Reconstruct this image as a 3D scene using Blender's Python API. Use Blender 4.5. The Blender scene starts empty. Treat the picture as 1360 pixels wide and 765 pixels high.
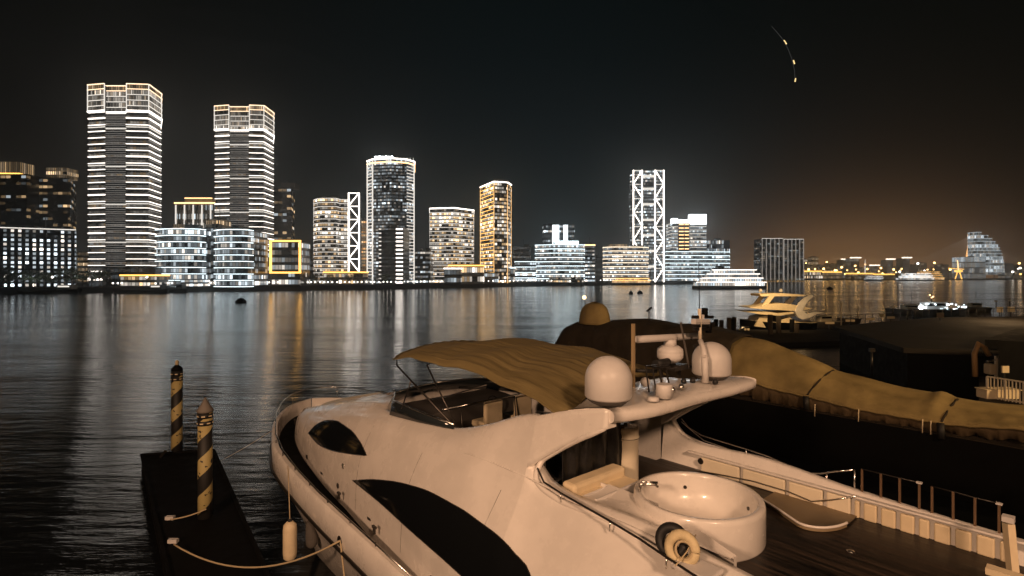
import bpy, math, random
from mathutils import Vector, Matrix
random.seed(7)
sc = bpy.context.scene
COL = sc.collection
PI = math.pi
H, F, CX, CY = 8.0, 700.0, 680.0, 368.0      # eye height, focal length and horizon of a 1360 px wide frame

def at(x, y, z=0.0):
    d = H - z; Y = d * F / (y - CY); return Vector(((x - CX) / F * Y, Y, z))
def far(x, Y, z=0.0): return Vector(((x - CX) / F * Y, Y, z))
def hgt(y, Y): return H + (CY - y) * Y / F

# ------------------------------------------------------------------ camera, world, lamps
cam = bpy.data.cameras.new('camera'); co = bpy.data.objects.new('camera', cam); COL.objects.link(co)
cam.sensor_width = 36; cam.lens = 36 * F / 1360; cam.shift_y = -(382.5 - CY) / 1360
cam.clip_start = 0.1; cam.clip_end = 12000
co.location = (0, 0, H); co.rotation_euler = (PI / 2, 0, 0); sc.camera = co

w = bpy.data.worlds.new('World'); sc.world = w; w.use_nodes = True
nt = w.node_tree; nt.nodes.clear()
def N(nt, t, **k):
    n = nt.nodes.new(t)
    for a, b in k.items():
        if a == 'inp':
            for i, v in b.items():
                if isinstance(v, bpy.types.NodeSocket): nt.links.new(v, n.inputs[i])
                else: n.inputs[i].default_value = v
        else: setattr(n, a, b)
    return n
def MA(nt, op, a, b=None, c=None, clamp=False):
    n = nt.nodes.new('ShaderNodeMath'); n.operation = op; n.use_clamp = clamp
    for i, v in enumerate((a, b, c)):
        if v is None: continue
        if isinstance(v, bpy.types.NodeSocket): nt.links.new(v, n.inputs[i])
        else: n.inputs[i].default_value = v
    return n.outputs[0]
tc = N(nt, 'ShaderNodeTexCoord'); sx = N(nt, 'ShaderNodeSeparateXYZ', inp={0: tc.outputs['Generated']})
X, Yd, Z = sx.outputs
az = MA(nt, 'ARCTAN2', X, Yd)
el = MA(nt, 'ABSOLUTE', Z)
def vexp(k): return MA(nt, 'EXPONENT', MA(nt, 'MULTIPLY', el, -k))
def lobe(c, wd):
    q = MA(nt, 'DIVIDE', MA(nt, 'SUBTRACT', az, c), wd); return MA(nt, 'EXPONENT', MA(nt, 'MULTIPLY', MA(nt, 'MULTIPLY', q, q), -1.0))
terms = [((.0011, .0019, .0017), None),
         ((.0080, .0140, .0175), MA(nt, 'MULTIPLY', vexp(3.6), lobe(.02, .42))),
         ((.0130, .0090, .0075), MA(nt, 'MULTIPLY', vexp(4.5), lobe(-.62, .40))),
         ((.0400, .0250, .0150), MA(nt, 'MULTIPLY', vexp(8.0), lobe(.62, .28))),
         ((.7400, .3500, .1300), MA(nt, 'MULTIPLY', vexp(26), lobe(.57, .17)))]
acc = None
for col, fac in terms:
    cn = N(nt, 'ShaderNodeCombineXYZ', inp={0: col[0], 1: col[1], 2: col[2]}).outputs[0]
    if fac is not None:
        v = nt.nodes.new('ShaderNodeVectorMath'); v.operation = 'SCALE'; nt.links.new(cn, v.inputs[0]); nt.links.new(fac, v.inputs['Scale']); cn = v.outputs[0]
    if acc is None: acc = cn
    else:
        v = nt.nodes.new('ShaderNodeVectorMath'); v.operation = 'ADD'; nt.links.new(acc, v.inputs[0]); nt.links.new(cn, v.inputs[1]); acc = v.outputs[0]
bgn = N(nt, 'ShaderNodeBackground', inp={0: acc, 1: 1.0})
out = N(nt, 'ShaderNodeOutputWorld', inp={0: bgn.outputs[0]})

def lamp(name, loc, power, col, size=0.6, spot=None, tgt=None):
    l = bpy.data.lights.new(name, 'SPOT' if spot else 'POINT'); l.energy = power; l.specular_factor = .15 if 'garden' in name else 1.0; l.color = col; l.shadow_soft_size = size
    o = bpy.data.objects.new(name, l); COL.objects.link(o); o.location = loc
    if spot:
        l.spot_size = spot; l.spot_blend = .9
        o.rotation_euler = (Vector(tgt) - Vector(loc)).to_track_quat('-Z', 'Y').to_euler()
    return o
SOD = (1.0, .595, .36)
lamp('quay_lamp_light', (7, -15, 19), 18000, SOD, 1.3, 1.5, (3, 10, 3))
lamp('quay_lamp_light', (-12, -13, 15), 18000, SOD, 1.3, 1.5, (-4, 14, 3))
lamp('quay_lamp_light', (36, 2, 15), 26000, (1, .62, .28), .8, 1.25, (24, 30, 0))

# ------------------------------------------------------------------ materials
MATS = {}
def pr(name, col, rough=.5, metal=0., coat=0., noise=None, bump=None, ior=1.45, emit=None, es=0.):
    m = bpy.data.materials.new(name); m.use_nodes = True; t = m.node_tree; b = t.nodes['Principled BSDF']
    b.inputs['Base Color'].default_value = (*col, 1); b.inputs['Roughness'].default_value = rough; b.inputs['Metallic'].default_value = metal
    b.inputs['Coat Weight'].default_value = coat; b.inputs['IOR'].default_value = ior
    c = N(t, 'ShaderNodeTexCoord').outputs['Object']
    if noise:
        sc_, amt = noise
        n = N(t, 'ShaderNodeTexNoise', inp={'Vector': c, 'Scale': sc_, 'Detail': 5.0, 'Roughness': .6})
        r = N(t, 'ShaderNodeMapRange', inp={0: n.outputs[0], 1: .3, 2: .7, 3: 1 - amt, 4: 1 + amt * .4})
        mx = N(t, 'ShaderNodeMix', data_type='RGBA', blend_type='MULTIPLY'); mx.inputs[0].default_value = 1
        mx.inputs[6].default_value = (*col, 1); t.links.new(r.outputs[0], mx.inputs[7]); t.links.new(mx.outputs[2], b.inputs['Base Color'])
        r2 = N(t, 'ShaderNodeMapRange', inp={0: n.outputs[0], 1: .3, 2: .7, 3: rough * .85, 4: min(1, rough * 1.25)})
        t.links.new(r2.outputs[0], b.inputs['Roughness'])
    if bump:
        s2, st, dist = bump
        n = N(t, 'ShaderNodeTexNoise', inp={'Vector': c, 'Scale': s2, 'Detail': 4.0})
        bp = N(t, 'ShaderNodeBump', inp={'Strength': st, 'Distance': dist, 'Height': n.outputs[0]}); t.links.new(bp.outputs[0], b.inputs['Normal'])
    if emit:
        b.inputs['Emission Color'].default_value = (*emit, 1); b.inputs['Emission Strength'].default_value = es
        m.cycles.emission_sampling = 'NONE'
    MATS[name] = m; return m
def glow(name, col, s): return pr(name, (.3, .3, .3), .6, emit=col, es=s * 1.7)
GEL = pr('gelcoat', (.74, .70, .65), .26, coat=.5, noise=(1.3, .13))
GEL2 = pr('cream_gelcoat', (.74, .66, .50), .4, coat=.15, noise=(2.0, .10))
CREAM = pr('cream_vinyl', (.72, .60, .40), .55, noise=(3, .12), bump=(9, .3, .01))
BLACKG = pr('dark_glass', (.006, .007, .008), .07, ior=1.5)
DARKP = pr('dark_paint', (.004, .004, .004), .75, noise=(2, .3), ior=1.2)
RUB = pr('black_rubber', (.012, .012, .012), .6)
CHROME = pr('polished_steel', (.72, .70, .66), .22, 1.0)
DSTEEL = pr('dark_steel', (.06, .055, .05), .35, .8)
ROPE = pr('rope_fibre', (.45, .36, .22), .9, bump=(60, .5, .01))
WHITEP = pr('white_plastic', (.60, .575, .55), .45, noise=(3, .08))
BLKVINYL = pr('black_cover_vinyl', (.012, .012, .012), .32, bump=(5, .7, .04))
PANT = pr('quay_concrete', (.10, .09, .08), .85, noise=(1.0, .4))
def wall(name, c, r=.5): return pr(name, c, r, noise=(.08, .25))
W_DARK = wall('dark_curtain_wall', (.020, .021, .024), .25)
W_GREY = wall('grey_concrete_wall', (.10, .095, .09))
W_STONE = wall('pale_stone_wall', (.34, .30, .25))
GROUND = wall('bank_soil', (.04, .035, .03), .9)
TRUNK = pr('tree_bark', (.08, .06, .045), .9, bump=(6, .6, .03))
LEAF = pr('tree_leaves', (.06, .075, .04), .7, noise=(.8, .5))
L_WHITE = glow('white_light', (1, .90, .80), 2.3)
L_COOL = glow('cool_light', (.80, .95, 1.0), 1.5)
L_DIM = glow('dim_strip_light', (1, .92, .84), .12)
L_WARM = glow('warm_light', (1, .56, .24), 2.2)
L_AMB = glow('amber_line_light', (1, .55, .2), .9)
L_BAND = glow('band_light', (1, .90, .80), 1.45)
L_PEACH = glow('peach_light', (1, .70, .45), 1.3)
L_GOLD = glow('gold_light', (1, .50, .10), 1.9)
L_HOT = glow('bright_sign_light', (.92, .98, 1.0), 5.0)
L_LAMP = glow('lamp_light', (1, .93, .82), 5.0)
L_LAMPW = glow('amber_lamp_light', (1, .55, .18), 7.0)
L_SOFT = glow('soft_white_light', (1, .92, .82), .62)

def winmat(name, cw, frac, st, warm, cool, wf, wallc=(.02, .021, .024), lo=.15, gap=.12, vgrid=0, dots=False, pw=2.0):
    """lit rooms behind a ribbon of glass: uv.x runs in metres round the building, uv.y counts storeys"""
    m = bpy.data.materials.new(name); m.use_nodes = True; t = m.node_tree; b = t.nodes['Principled BSDF']
    b.inputs['Base Color'].default_value = (*wallc, 1); b.inputs['Roughness'].default_value = .2
    uv = N(t, 'ShaderNodeTexCoord').outputs['UV']; s = N(t, 'ShaderNodeSeparateXYZ', inp={0: uv})
    u = MA(t, 'DIVIDE', s.outputs[0], cw); cu = MA(t, 'FLOOR', u); fu = MA(t, 'FRACT', u)
    v = s.outputs[1]; cv = MA(t, 'FLOOR', v); fv = MA(t, 'FRACT', v)
    def wn(k):
        cb = N(t, 'ShaderNodeCombineXYZ', inp={0: cu, 1: cv, 2: k}); return N(t, 'ShaderNodeTexWhiteNoise', noise_dimensions='3D', inp={'Vector': cb.outputs[0]}).outputs[0]
    cb = N(t, 'ShaderNodeCombineXYZ', inp={0: MA(t, 'FLOOR', MA(t, 'DIVIDE', u, 5.0)), 1: cv, 2: 9.1})
    big = N(t, 'ShaderNodeTexWhiteNoise', noise_dimensions='3D', inp={'Vector': cb.outputs[0]}).outputs[0]
    mixn = MA(t, 'ADD', MA(t, 'MULTIPLY', wn(1.3), .5), MA(t, 'MULTIPLY', big, .5))
    lit = MA(t, 'GREATER_THAN', mixn, 1 - frac)
    br = MA(t, 'ADD', MA(t, 'MULTIPLY', MA(t, 'POWER', wn(4.7), pw), 1 - lo), lo)
    cf = N(t, 'ShaderNodeCombineXYZ', inp={0: 3.3, 1: cv, 2: 5.5}); fl = N(t, 'ShaderNodeTexWhiteNoise', noise_dimensions='3D', inp={'Vector': cf.outputs[0]}).outputs[0]
    br = MA(t, 'MULTIPLY', br, MA(t, 'ADD', MA(t, 'MULTIPLY', MA(t, 'POWER', fl, 1.5), 1.25), .25))
    br = MA(t, 'MULTIPLY', br, MA(t, 'ADD', MA(t, 'MULTIPLY', big, 1.1), .35))
    mask = MA(t, 'GREATER_THAN', fu, gap)
    if dots:
        mask = MA(t, 'MULTIPLY', MA(t, 'LESS_THAN', MA(t, 'ABSOLUTE', MA(t, 'SUBTRACT', fu, .5)), .22), MA(t, 'LESS_THAN', MA(t, 'ABSOLUTE', MA(t, 'SUBTRACT', fv, .5)), .3))
    e = MA(t, 'MULTIPLY', MA(t, 'MULTIPLY', MA(t, 'MULTIPLY', lit, br), mask), st * 1.1)
    mx = N(t, 'ShaderNodeMix', data_type='RGBA'); t.links.new(MA(t, 'LESS_THAN', wn(8.9), wf), mx.inputs[0])
    mx.inputs[6].default_value = (*cool, 1); mx.inputs[7].default_value = (*warm, 1)
    t.links.new(mx.outputs[2], b.inputs['Emission Color']); t.links.new(e, b.inputs['Emission Strength'])
    m.cycles.emission_sampling = 'NONE'; return m
WM = (1, .66, .34); WM2 = (1, .50, .18); CL = (.82, .93, 1.0); NW = (1, .90, .78)
V_DIM = winmat('dim_offices', 2.2, .75, .12, NW, CL, .7, lo=.3)
V_TOWER = winmat('tower_offices', 1.7, .85, .2, NW, WM, .8, lo=.35)
V_SPARSE = winmat('sparse_rooms', 3.0, .42, 1.0, WM, CL, .8, pw=3)
V_MID = winmat('offices_half_lit', 2.0, .62, 1.5, NW, CL, .5)
V_WARM = winmat('warm_rooms', 2.0, .66, 2.3, WM, NW, .5, pw=2.6)
V_COOLF = winmat('cool_offices', 1.6, .75, 1.6, CL, NW, .7, lo=.08, pw=3.2)
V_BRIGHT = winmat('bright_offices', 2.3, .85, 2.2, NW, CL, .5, lo=.12, pw=2.4)
V_BRIGHTC = winmat('bright_cool_offices', 2.3, .85, 2.0, CL, NW, .75, lo=.12, pw=2.4)
V_DOT = winmat('lamp_dots', 2.9, .93, 3.6, CL, NW, .8, lo=.08, dots=True)
V_CROWN = winmat('crown_lattice', .9, .9, 1.3, NW, (1, .8, .6), .6, lo=.15, gap=.4)
V_CROWNW = winmat('warm_crown_lattice', 1.3, .92, 1.1, (1, .72, .45), WM, .6, lo=.2, gap=.35)
V_FAN = winmat('fan_building_rooms', 5.0, .8, 1.5, CL, NW, .75, lo=.2)
V_HAZE = winmat('far_rooms', 5.0, .6, .32, (1, .8, .6), CL, .6, wallc=(.06, .05, .05))

# ------------------------------------------------------------------ mesh helpers
class MB:
    def __init__(s): s.v = []; s.f = []; s.uv = {}; s.sm = []
    def face(s, idx, uv=None, smooth=False):
        if uv: s.uv[len(s.f)] = uv
        s.f.append(idx); s.sm.append(smooth)
    def box(s, c, d, rz=0, M=None):
        b = len(s.v); cr, sr = math.cos(rz), math.sin(rz)
        for z in (-1, 1):
            for x, y in ((-1, -1), (1, -1), (1, 1), (-1, 1)):
                p = Vector((x * d[0] / 2, y * d[1] / 2, z * d[2] / 2))
                p = M @ p if M else Vector((p.x * cr - p.y * sr, p.x * sr + p.y * cr, p.z)); s.v.append(p + Vector(c))
        for q in ((3, 2, 1, 0), (4, 5, 6, 7), (0, 1, 5, 4), (1, 2, 6, 5), (2, 3, 7, 6), (3, 0, 4, 7)): s.face([b + i for i in q])
        return s
    def prism(s, poly, z0, z1, uv0=None, capuv=False):
        b = len(s.v); n = len(poly); run = 0
        for z in (z0, z1):
            for p in poly: s.v.append(Vector((p[0], p[1], z)))
        for i in range(n):
            j = (i + 1) % n; L = math.dist(poly[i][:2], poly[j][:2])
            uv = [(run, uv0), (run + L, uv0), (run + L, uv0 + .999), (run, uv0 + .999)] if uv0 is not None else None
            s.face([b + i, b + j, b + n + j, b + n + i], uv); run += L
        s.face([b + n + i for i in range(n)]); s.face([b + i for i in reversed(range(n))])
        return s
    def bar(s, a, b_, w_, d_=None):
        a, b_ = Vector(a), Vector(b_); dv = b_ - a; q = dv.to_track_quat('Z', 'X').to_matrix()
        return s.box((a + b_) / 2, (w_, d_ or w_, dv.length), M=q)
    def tube(s, pts, r, n=8, cap=True):
        pts = [Vector(p) for p in pts]; rings = []; up = None
        for i, p in enumerate(pts):
            t = (pts[min(i + 1, len(pts) - 1)] - pts[max(i - 1, 0)])
            if t.length < 1e-6: t = Vector((0, 0, 1))
            t.normalize()
            if up is None: up = Vector((0, 0, 1)) if abs(t.z) < .9 else Vector((1, 0, 0))
            x = t.cross(up)
            if x.length < 1e-4: x = t.cross(Vector((1, 0, .01)))
            x.normalize(); y = x.cross(t); up = y
            rr = r[i] if isinstance(r, (list, tuple)) else r
            b = len(s.v); rings.append(b)
            for k in range(n):
                a = 2 * PI * k / n; s.v.append(p + x * (math.cos(a) * rr) + y * (math.sin(a) * rr))
        for i in range(len(rings) - 1):
            for k in range(n): k2 = (k + 1) % n; s.face([rings[i] + k, rings[i] + k2, rings[i + 1] + k2, rings[i + 1] + k], smooth=True)
        if cap:
            s.face([rings[0] + k for k in reversed(range(n))]); s.face([rings[-1] + k for k in range(n)])
        return s
    def lathe(s, c, prof, n=24, ax=None, smooth=True):
        c = Vector(c); M = ax or Matrix.Identity(3); rows = []
        for r, z in prof:
            rows.append(len(s.v))
            for k in range(n): a = 2 * PI * k / n; s.v.append(c + M @ Vector((math.cos(a) * r, math.sin(a) * r, z)))
        for i in range(len(rows) - 1):
            for k in range(n): k2 = (k + 1) % n; s.face([rows[i] + k, rows[i] + k2, rows[i + 1] + k2, rows[i + 1] + k], smooth=smooth)
        s.face([rows[0] + k for k in reversed(range(n))]); s.face([rows[-1] + k for k in range(n)])
        return s
    def grid(s, rows, smooth=True, closed=False):
        b = len(s.v); n = len(rows[0])
        for r in rows:
            for p in r: s.v.append(Vector(p))
        for i in range(len(rows) - 1):
            for k in range(n if closed else n - 1):
                k2 = (k + 1) % n; s.face([b + i * n + k, b + i * n + k2, b + (i + 1) * n + k2, b + (i + 1) * n + k], smooth=smooth)
        return s
    def torus(s, c, R, r, M=None, n=28, m=10, arc=2 * PI):
        M = M or Matrix.Identity(3)
        pts = [Vector(c) + M @ Vector((R * math.cos(arc * k / n), R * math.sin(arc * k / n), 0)) for k in range(n + 1)]
        return s.tube(pts, r, m)
    def ball(s, c, r, n=10): return s.lathe(c, [(r * math.sin(PI * k / n) + 1e-4, -r * math.cos(PI * k / n)) for k in range(n + 1)], n + 2)
    def build(s, name, mat, parent=None, solid=0, bev=0, loc=None):
        me = bpy.data.meshes.new(name); me.from_pydata([tuple(p) for p in s.v], [], s.f); me.materials.append(mat)
        if s.uv:
            ul = me.uv_layers.new(name='UVMap')
            for fi, p in enumerate(me.polygons):
                if fi in s.uv:
                    for li, q in zip(p.loop_indices, s.uv[fi]): ul.data[li].uv = q
        me.polygons.foreach_set('use_smooth', s.sm)
        o = bpy.data.objects.new(name, me); COL.objects.link(o)
        if parent: o.parent = parent
        if loc: o.location = loc
        if solid: md = o.modifiers.new('s', 'SOLIDIFY'); md.thickness = solid; md.offset = -1
        if bev: md = o.modifiers.new('b', 'BEVEL'); md.width = bev; md.segments = 2; md.limit_method = 'ANGLE'
        return o
def tag(o, label=None, cat=None, group=None, kind=None):
    for k, v in (('label', label), ('category', cat), ('group', group), ('kind', kind)):
        if v: o[k] = v
    return o
def root(name, loc=(0, 0, 0), rz=0, label=None, cat=None, group=None):
    o = bpy.data.objects.new(name, None); COL.objects.link(o); o.location = loc; o.rotation_euler = (0, 0, rz); o.empty_display_size = .5
    return tag(o, label, cat, group)
def cat_rom(tab, x):
    """smooth interpolation in a table of (x, v1, v2, ...)"""
    if x <= tab[0][0]: return list(tab[0][1:])
    if x >= tab[-1][0]: return list(tab[-1][1:])
    for i in range(len(tab) - 1):
        if tab[i][0] <= x <= tab[i + 1][0]: break
    x0, x1 = tab[i][0], tab[i + 1][0]; t = (x - x0) / (x1 - x0); o = []
    for k in range(1, len(tab[0])):
        p0, p1 = tab[i][k], tab[i + 1][k]
        d = (p1 - p0) / (x1 - x0)
        dl = (p0 - tab[i - 1][k]) / (x0 - tab[i - 1][0]) if i > 0 else d
        dr = (tab[i + 2][k] - p1) / (tab[i + 2][0] - x1) if i < len(tab) - 2 else d
        m0 = 0 if dl * d <= 0 else 2 * dl * d / (dl + d) ; m1 = 0 if dr * d <= 0 else 2 * dr * d / (dr + d)
        h = x1 - x0; t2, t3 = t * t, t * t * t
        o.append((2 * t3 - 3 * t2 + 1) * p0 + (t3 - 2 * t2 + t) * h * m0 + (-2 * t3 + 3 * t2) * p1 + (t3 - t2) * h * m1)
    return o
def lin(a, b, n): return [a + (b - a) * i / (n - 1) for i in range(n)]

# ------------------------------------------------------------------ water, far bank
def mat_water():
    m = bpy.data.materials.new('river_water'); m.use_nodes = True; t = m.node_tree; b = t.nodes['Principled BSDF']
    b.inputs['Base Color'].default_value = (.006, .007, .008, 1); b.inputs['Roughness'].default_value = .17; b.inputs['IOR'].default_value = 1.45
    c = N(t, 'ShaderNodeTexCoord').outputs['Object']
    mp = N(t, 'ShaderNodeMapping', inp={'Vector': c, 'Scale': (.34, 1.5, 1), 'Rotation': (0, 0, .30)})
    n1 = N(t, 'ShaderNodeTexNoise', inp={'Vector': mp.outputs[0], 'Scale': .95, 'Detail': 5.0, 'Roughness': .55})
    mp2 = N(t, 'ShaderNodeMapping', inp={'Vector': c, 'Scale': (.02, .09, 1)})
    n2 = N(t, 'ShaderNodeTexNoise', inp={'Vector': mp2.outputs[0], 'Scale': 1.0, 'Detail': 3.0})
    hsum = MA(t, 'ADD', MA(t, 'MULTIPLY', n1.outputs[0], .50), MA(t, 'MULTIPLY', n2.outputs[0], 2.2))
    bp = N(t, 'ShaderNodeBump', inp={'Strength': 1.0, 'Distance': .14, 'Height': hsum}); t.links.new(bp.outputs[0], b.inputs['Normal'])
    r = N(t, 'ShaderNodeMapRange', inp={0: n2.outputs[0], 1: .35, 2: .65, 3: .07, 4: .15}); t.links.new(r.outputs[0], b.inputs['Roughness'])
    return m
wb = MB(); wb.grid([[(-2700, -60, 0), (2900, -60, 0)], [(-2700, 2990, 0), (2900, 2990, 0)]], smooth=False)
tag(wb.build('river', mat_water()), kind='structure')

shore = [(-1500, -55), (-420, 190), (-247, 254), (-90, 350), (13, 470), (176, 590), (330, 800), (560, 1250), (900, 1500), (1400, 1560), (2890, 1760)]
g = MB(); top = shore + [(2890, 2980), (-2690, 2980), (-2690, -55)]
g.prism(top, -1.5, 2.6); tag(g.build('far_bank', GROUND), kind='structure')
g = MB()
for p, q in zip(shore[1:9], shore[2:10]): g.bar((p[0], p[1], 2.9), (q[0], q[1], 2.9), .5, .6)
tag(g.build('embankment_wall', PANT), 'low concrete parapet running along the far river bank', 'wall')
def bank(px):
    k = (px - CX) / F
    for (x0, y0), (x1, y1) in zip(shore[1:], shore[2:]):
        a0, a1 = x0 / y0, x1 / y1
        if a0 <= k <= a1:
            # intersection of the sight line x = k y with the segment
            dx, dy = x1 - x0, y1 - y0; t = (k * y0 - x0) / (dx - k * dy); return y0 + t * dy
    return 1500

# ------------------------------------------------------------------ buildings
def xy(px, Y): return ((px - CX) / F * Y, Y)
def off(poly, d):
    cx = sum(p[0] for p in poly) / len(poly); cy = sum(p[1] for p in poly) / len(poly); o = []
    for x, y in poly:
        L = math.hypot(x - cx, y - cy); o.append((x + (x - cx) / L * d, y + (y - cy) / L * d))
    return o
def rectfp(x0, x1, Y, depth=24, skew=0.0, side=0):
    """front from px x0 to x1 at distance Y; skew pushes the right end away; side > 0 shows the right flank"""
    a, b = xy(x0, Y), xy(x1 - side, Y + skew)
    bk = xy(x1, Y + skew + depth) if side > 0 else xy(x1 - (x1 - CX) * .0, Y + skew)
    if side > 0: return [a, b, bk, (a[0] + bk[0] - b[0], a[1] + bk[1] - b[1])]
    return [a, b, (b[0], b[1] + depth), (a[0], a[1] + depth)]
def strips(poly, edges, z, h, d, mat, par, name='light_strip'):
    runs = []
    for e in edges:
        if runs and runs[-1][-1] == e - 1: runs[-1].append(e)
        else: runs.append([e])
    if len(runs) > 1:
        for r_ in runs: o = strips(poly, r_, z, h, d, mat, par, name)
        return o
    m = MB()
    for e in edges:
        p, q = poly[e], poly[(e + 1) % len(poly)]
        L = math.dist(p, q); nx, ny = (q[1] - p[1]) / L, -(q[0] - p[0]) / L
        m.prism([(p[0] + nx * .02, p[1] + ny * .02), (p[0] + nx * d, p[1] + ny * d), (q[0] + nx * d, q[1] + ny * d), (q[0] + nx * .02, q[1] + ny * .02)][::1], z, z + h)
    return m.build(name, mat, par)
SEEDV = [0]
def building(name, label, fp, ytop, Y, floors, win, wallm=W_DARK, wfrac=.55, z0=2.6, cat='building', edge=None, strip=None, sh=.5, sd=.35, sedges=None, group=None, everyN=1, roofbox=None, skip=()):
    zt = hgt(ytop, Y); r = root(name, (fp[0][0], fp[0][1], z0), 0, label, cat, group)
    lp = [(p[0] - fp[0][0], p[1] - fp[0][1]) for p in fp]; h = zt - z0; fh = h / floors
    MB().prism(lp, 0, h).build('facade_wall', wallm, r)
    SEEDV[0] += 137
    wp = off(lp, .16)
    for k in range(floors):
        if k in skip: continue
        zz = k * fh + fh * (1 - wfrac) * .6
        MB().prism(wp, zz, zz + fh * wfrac, uv0=SEEDV[0] + k).build('window_band', win, r)
        if strip and k % everyN == 0: strips(lp, sedges if sedges is not None else range(len(lp)), k * fh + fh * .88, sh, sd, strip, r)
    if edge: 
        strips(lp, range(len(lp)), h - .2, max(.7, Y * .0022), .5, edge, r, 'roof_light')
    if roofbox:
        c = (sum(p[0] for p in lp) / len(lp), sum(p[1] for p in lp) / len(lp)); wd = max(p[0] for p in lp) - min(p[0] for p in lp)
        MB().box((c[0] + roofbox[1] * wd, c[1], h + roofbox[2] / 2), (wd * roofbox[0], 8, roofbox[2])).build('roof_plant_room', wallm, r)
    elif h > 22:
        rb = random.Random(SEEDV[0]); wd = lp[1][0] if len(lp) == 4 else max(p[0] for p in lp); cy_ = sum(p[1] for p in lp) / len(lp)
        for q in range(rb.randint(1, 3)): MB().box((wd * rb.uniform(.2, .8), cy_, h + 1.3), (wd * rb.uniform(.12, .3), 5, rb.uniform(2, 3.6))).build('roof_plant_room', W_GREY, r)
        MB().bar((wd * .6, cy_, h), (wd * .6, cy_, h + rb.uniform(5, 9)), .25).build('roof_mast', W_GREY, r)
    return r, lp, h, fh

# two tall twin towers
def twin(label, xs, ytop, Y, nf, tone):
    # plan: left bay, recess, right bay, cut corner flank
    fp = [xy(xs[0], Y), xy(xs[1], Y - 2), xy(xs[1], Y + 1.5), xy(xs[2], Y + 1.5), xy(xs[2], Y - 2), xy(xs[3], Y - 1), xy(xs[4], Y + 14), xy(xs[4] - 1, Y + 34), xy(xs[0] + 2, Y + 34)]
    zt = hgt(ytop, Y); r = root('skyscraper', (fp[0][0], fp[0][1], 2.6), 0, label, 'skyscraper', 'twin banded skyscrapers')
    lp = [(p[0] - fp[0][0], p[1] - fp[0][1]) for p in fp]; h = zt - 2.6
    hc = h * .137                                     # crown height
    MB().prism(lp, 0, h - hc).build('facade_wall', W_DARK, r)
    fh = (h - hc - 5) / nf; SEEDV[0] += 131; wp = off(lp, .12)
    for k in range(nf):
        z = 5 + k * fh
        MB().prism(wp, z + fh * .12, z + fh * .5, uv0=SEEDV[0] + k).build('window_band', V_TOWER, r)
        strips(lp, (0, 4, 5), z + fh * .90, .36 if k % 6 else .7, .7, L_BAND, r)
        if k % 6 == 5: strips(lp, (0, 2, 4, 5), z + fh * .55, .4, .6, L_SOFT, r)
        m = MB()
        for q in range(3): 
            p0, p1 = lp[2], lp[3]; m.box(((p0[0] + p1[0]) / 2, p0[1] - .25, z + fh * (.12 + .33 * q)), (p1[0] - p0[0] - .6, .4, .22))
        m.build('louvre', L_DIM, r)
        strips(lp, (5, 6), z + fh * .55, .25, .4, L_DIM, r, 'louvre')
    strips(lp, (0, 2, 4, 5, 6), 3.6, 1.3, 1.2, L_WHITE, r)
    # crown screen, four storeys of lattice
    cp = off(lp, .5)
    MB().prism(off(lp, -.4), h - hc, h - 1.0).build('crown_core', W_DARK, r)
    for k in range(5):
        z = h - hc + k * hc / 5
        MB().prism(cp, z + .35, z + hc / 5 - .3, uv0=SEEDV[0] + 60 + k).build('crown_screen', V_CROWNW if k == 4 else V_CROWN, r)
        strips(cp, (0, 2, 4, 5, 6), z, .3 if k else .8, .5, L_PEACH if k == 4 else (L_SOFT if k else L_WHITE), r, 'crown_strip')
    strips(cp, (0, 2, 4, 5, 6), h - .3, .4, .5, L_PEACH, r, 'crown_strip')
    for e in (0, 1, 4, 5, 6): 
        p = cp[e]; MB().bar((p[0], p[1] - .1, h - hc), (p[0], p[1] - .1, h), .4).build('crown_post', L_SOFT, r)
    # podium
    return r
twin('taller twin skyscraper banded with white light strips at left', (118, 140, 168, 197, 213), 113, 300, 26, 0)
twin('shorter twin skyscraper banded with white light strips beside dark block', (286, 305, 331, 350, 362.5), 141, 345, 26, 0)

def simple(*a, **k): return building(*a, **k)
# far left
r, lp, h, fh = building('office_block', 'dark tower at the left frame edge with a small lit rooftop crown', rectfp(-60, 36, 310, 25), 231, 310, 17, V_SPARSE, wallm=W_DARK, wfrac=.4)
MB().prism([(16, 4), (34, 4), (34, 14), (16, 14)], h, h + 8, uv0=3).build('lit_crown', V_CROWNW, r)
MB().box((25, 9, h + 1), (19, 11, .6)).build('crown_floor', L_GOLD, r)
r, lp, h, fh = building('office_block', 'dark stepped tower right of the left edge with glowing grid crown', rectfp(37, 101, 318, 25, side=8), 236, 318, 17, V_SPARSE, wfrac=.4)
for k in range(3): MB().prism([(8, 3), (20.5, 3), (20.5, 12), (8, 12)], h + .2 + k * 2.3, h + 2.1 + k * 2.3, uv0=11 + k).build('lit_crown', V_CROWNW, r)
r, lp, h, fh = building('podium_block', 'wide low block covered in rows of cool white light dots', [xy(-70, 262), xy(101, 285), xy(101, 310), xy(-70, 290)], 306, 285, 13, V_DOT, wfrac=.92, edge=None)
strips(lp, (0,), h, .5, .6, L_SOFT, r, 'roof_light')
building('apartment_block', 'small distant amber lit block between dotted podium and tall tower', rectfp(103, 123, 500, 20), 334, 500, 6, V_CROWNW, wallm=W_STONE)
building('podium_block', 'dim glass podium at the foot of the taller twin skyscraper', rectfp(136, 206, 288, 18), 355, 288, 3, V_DIM)
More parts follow.
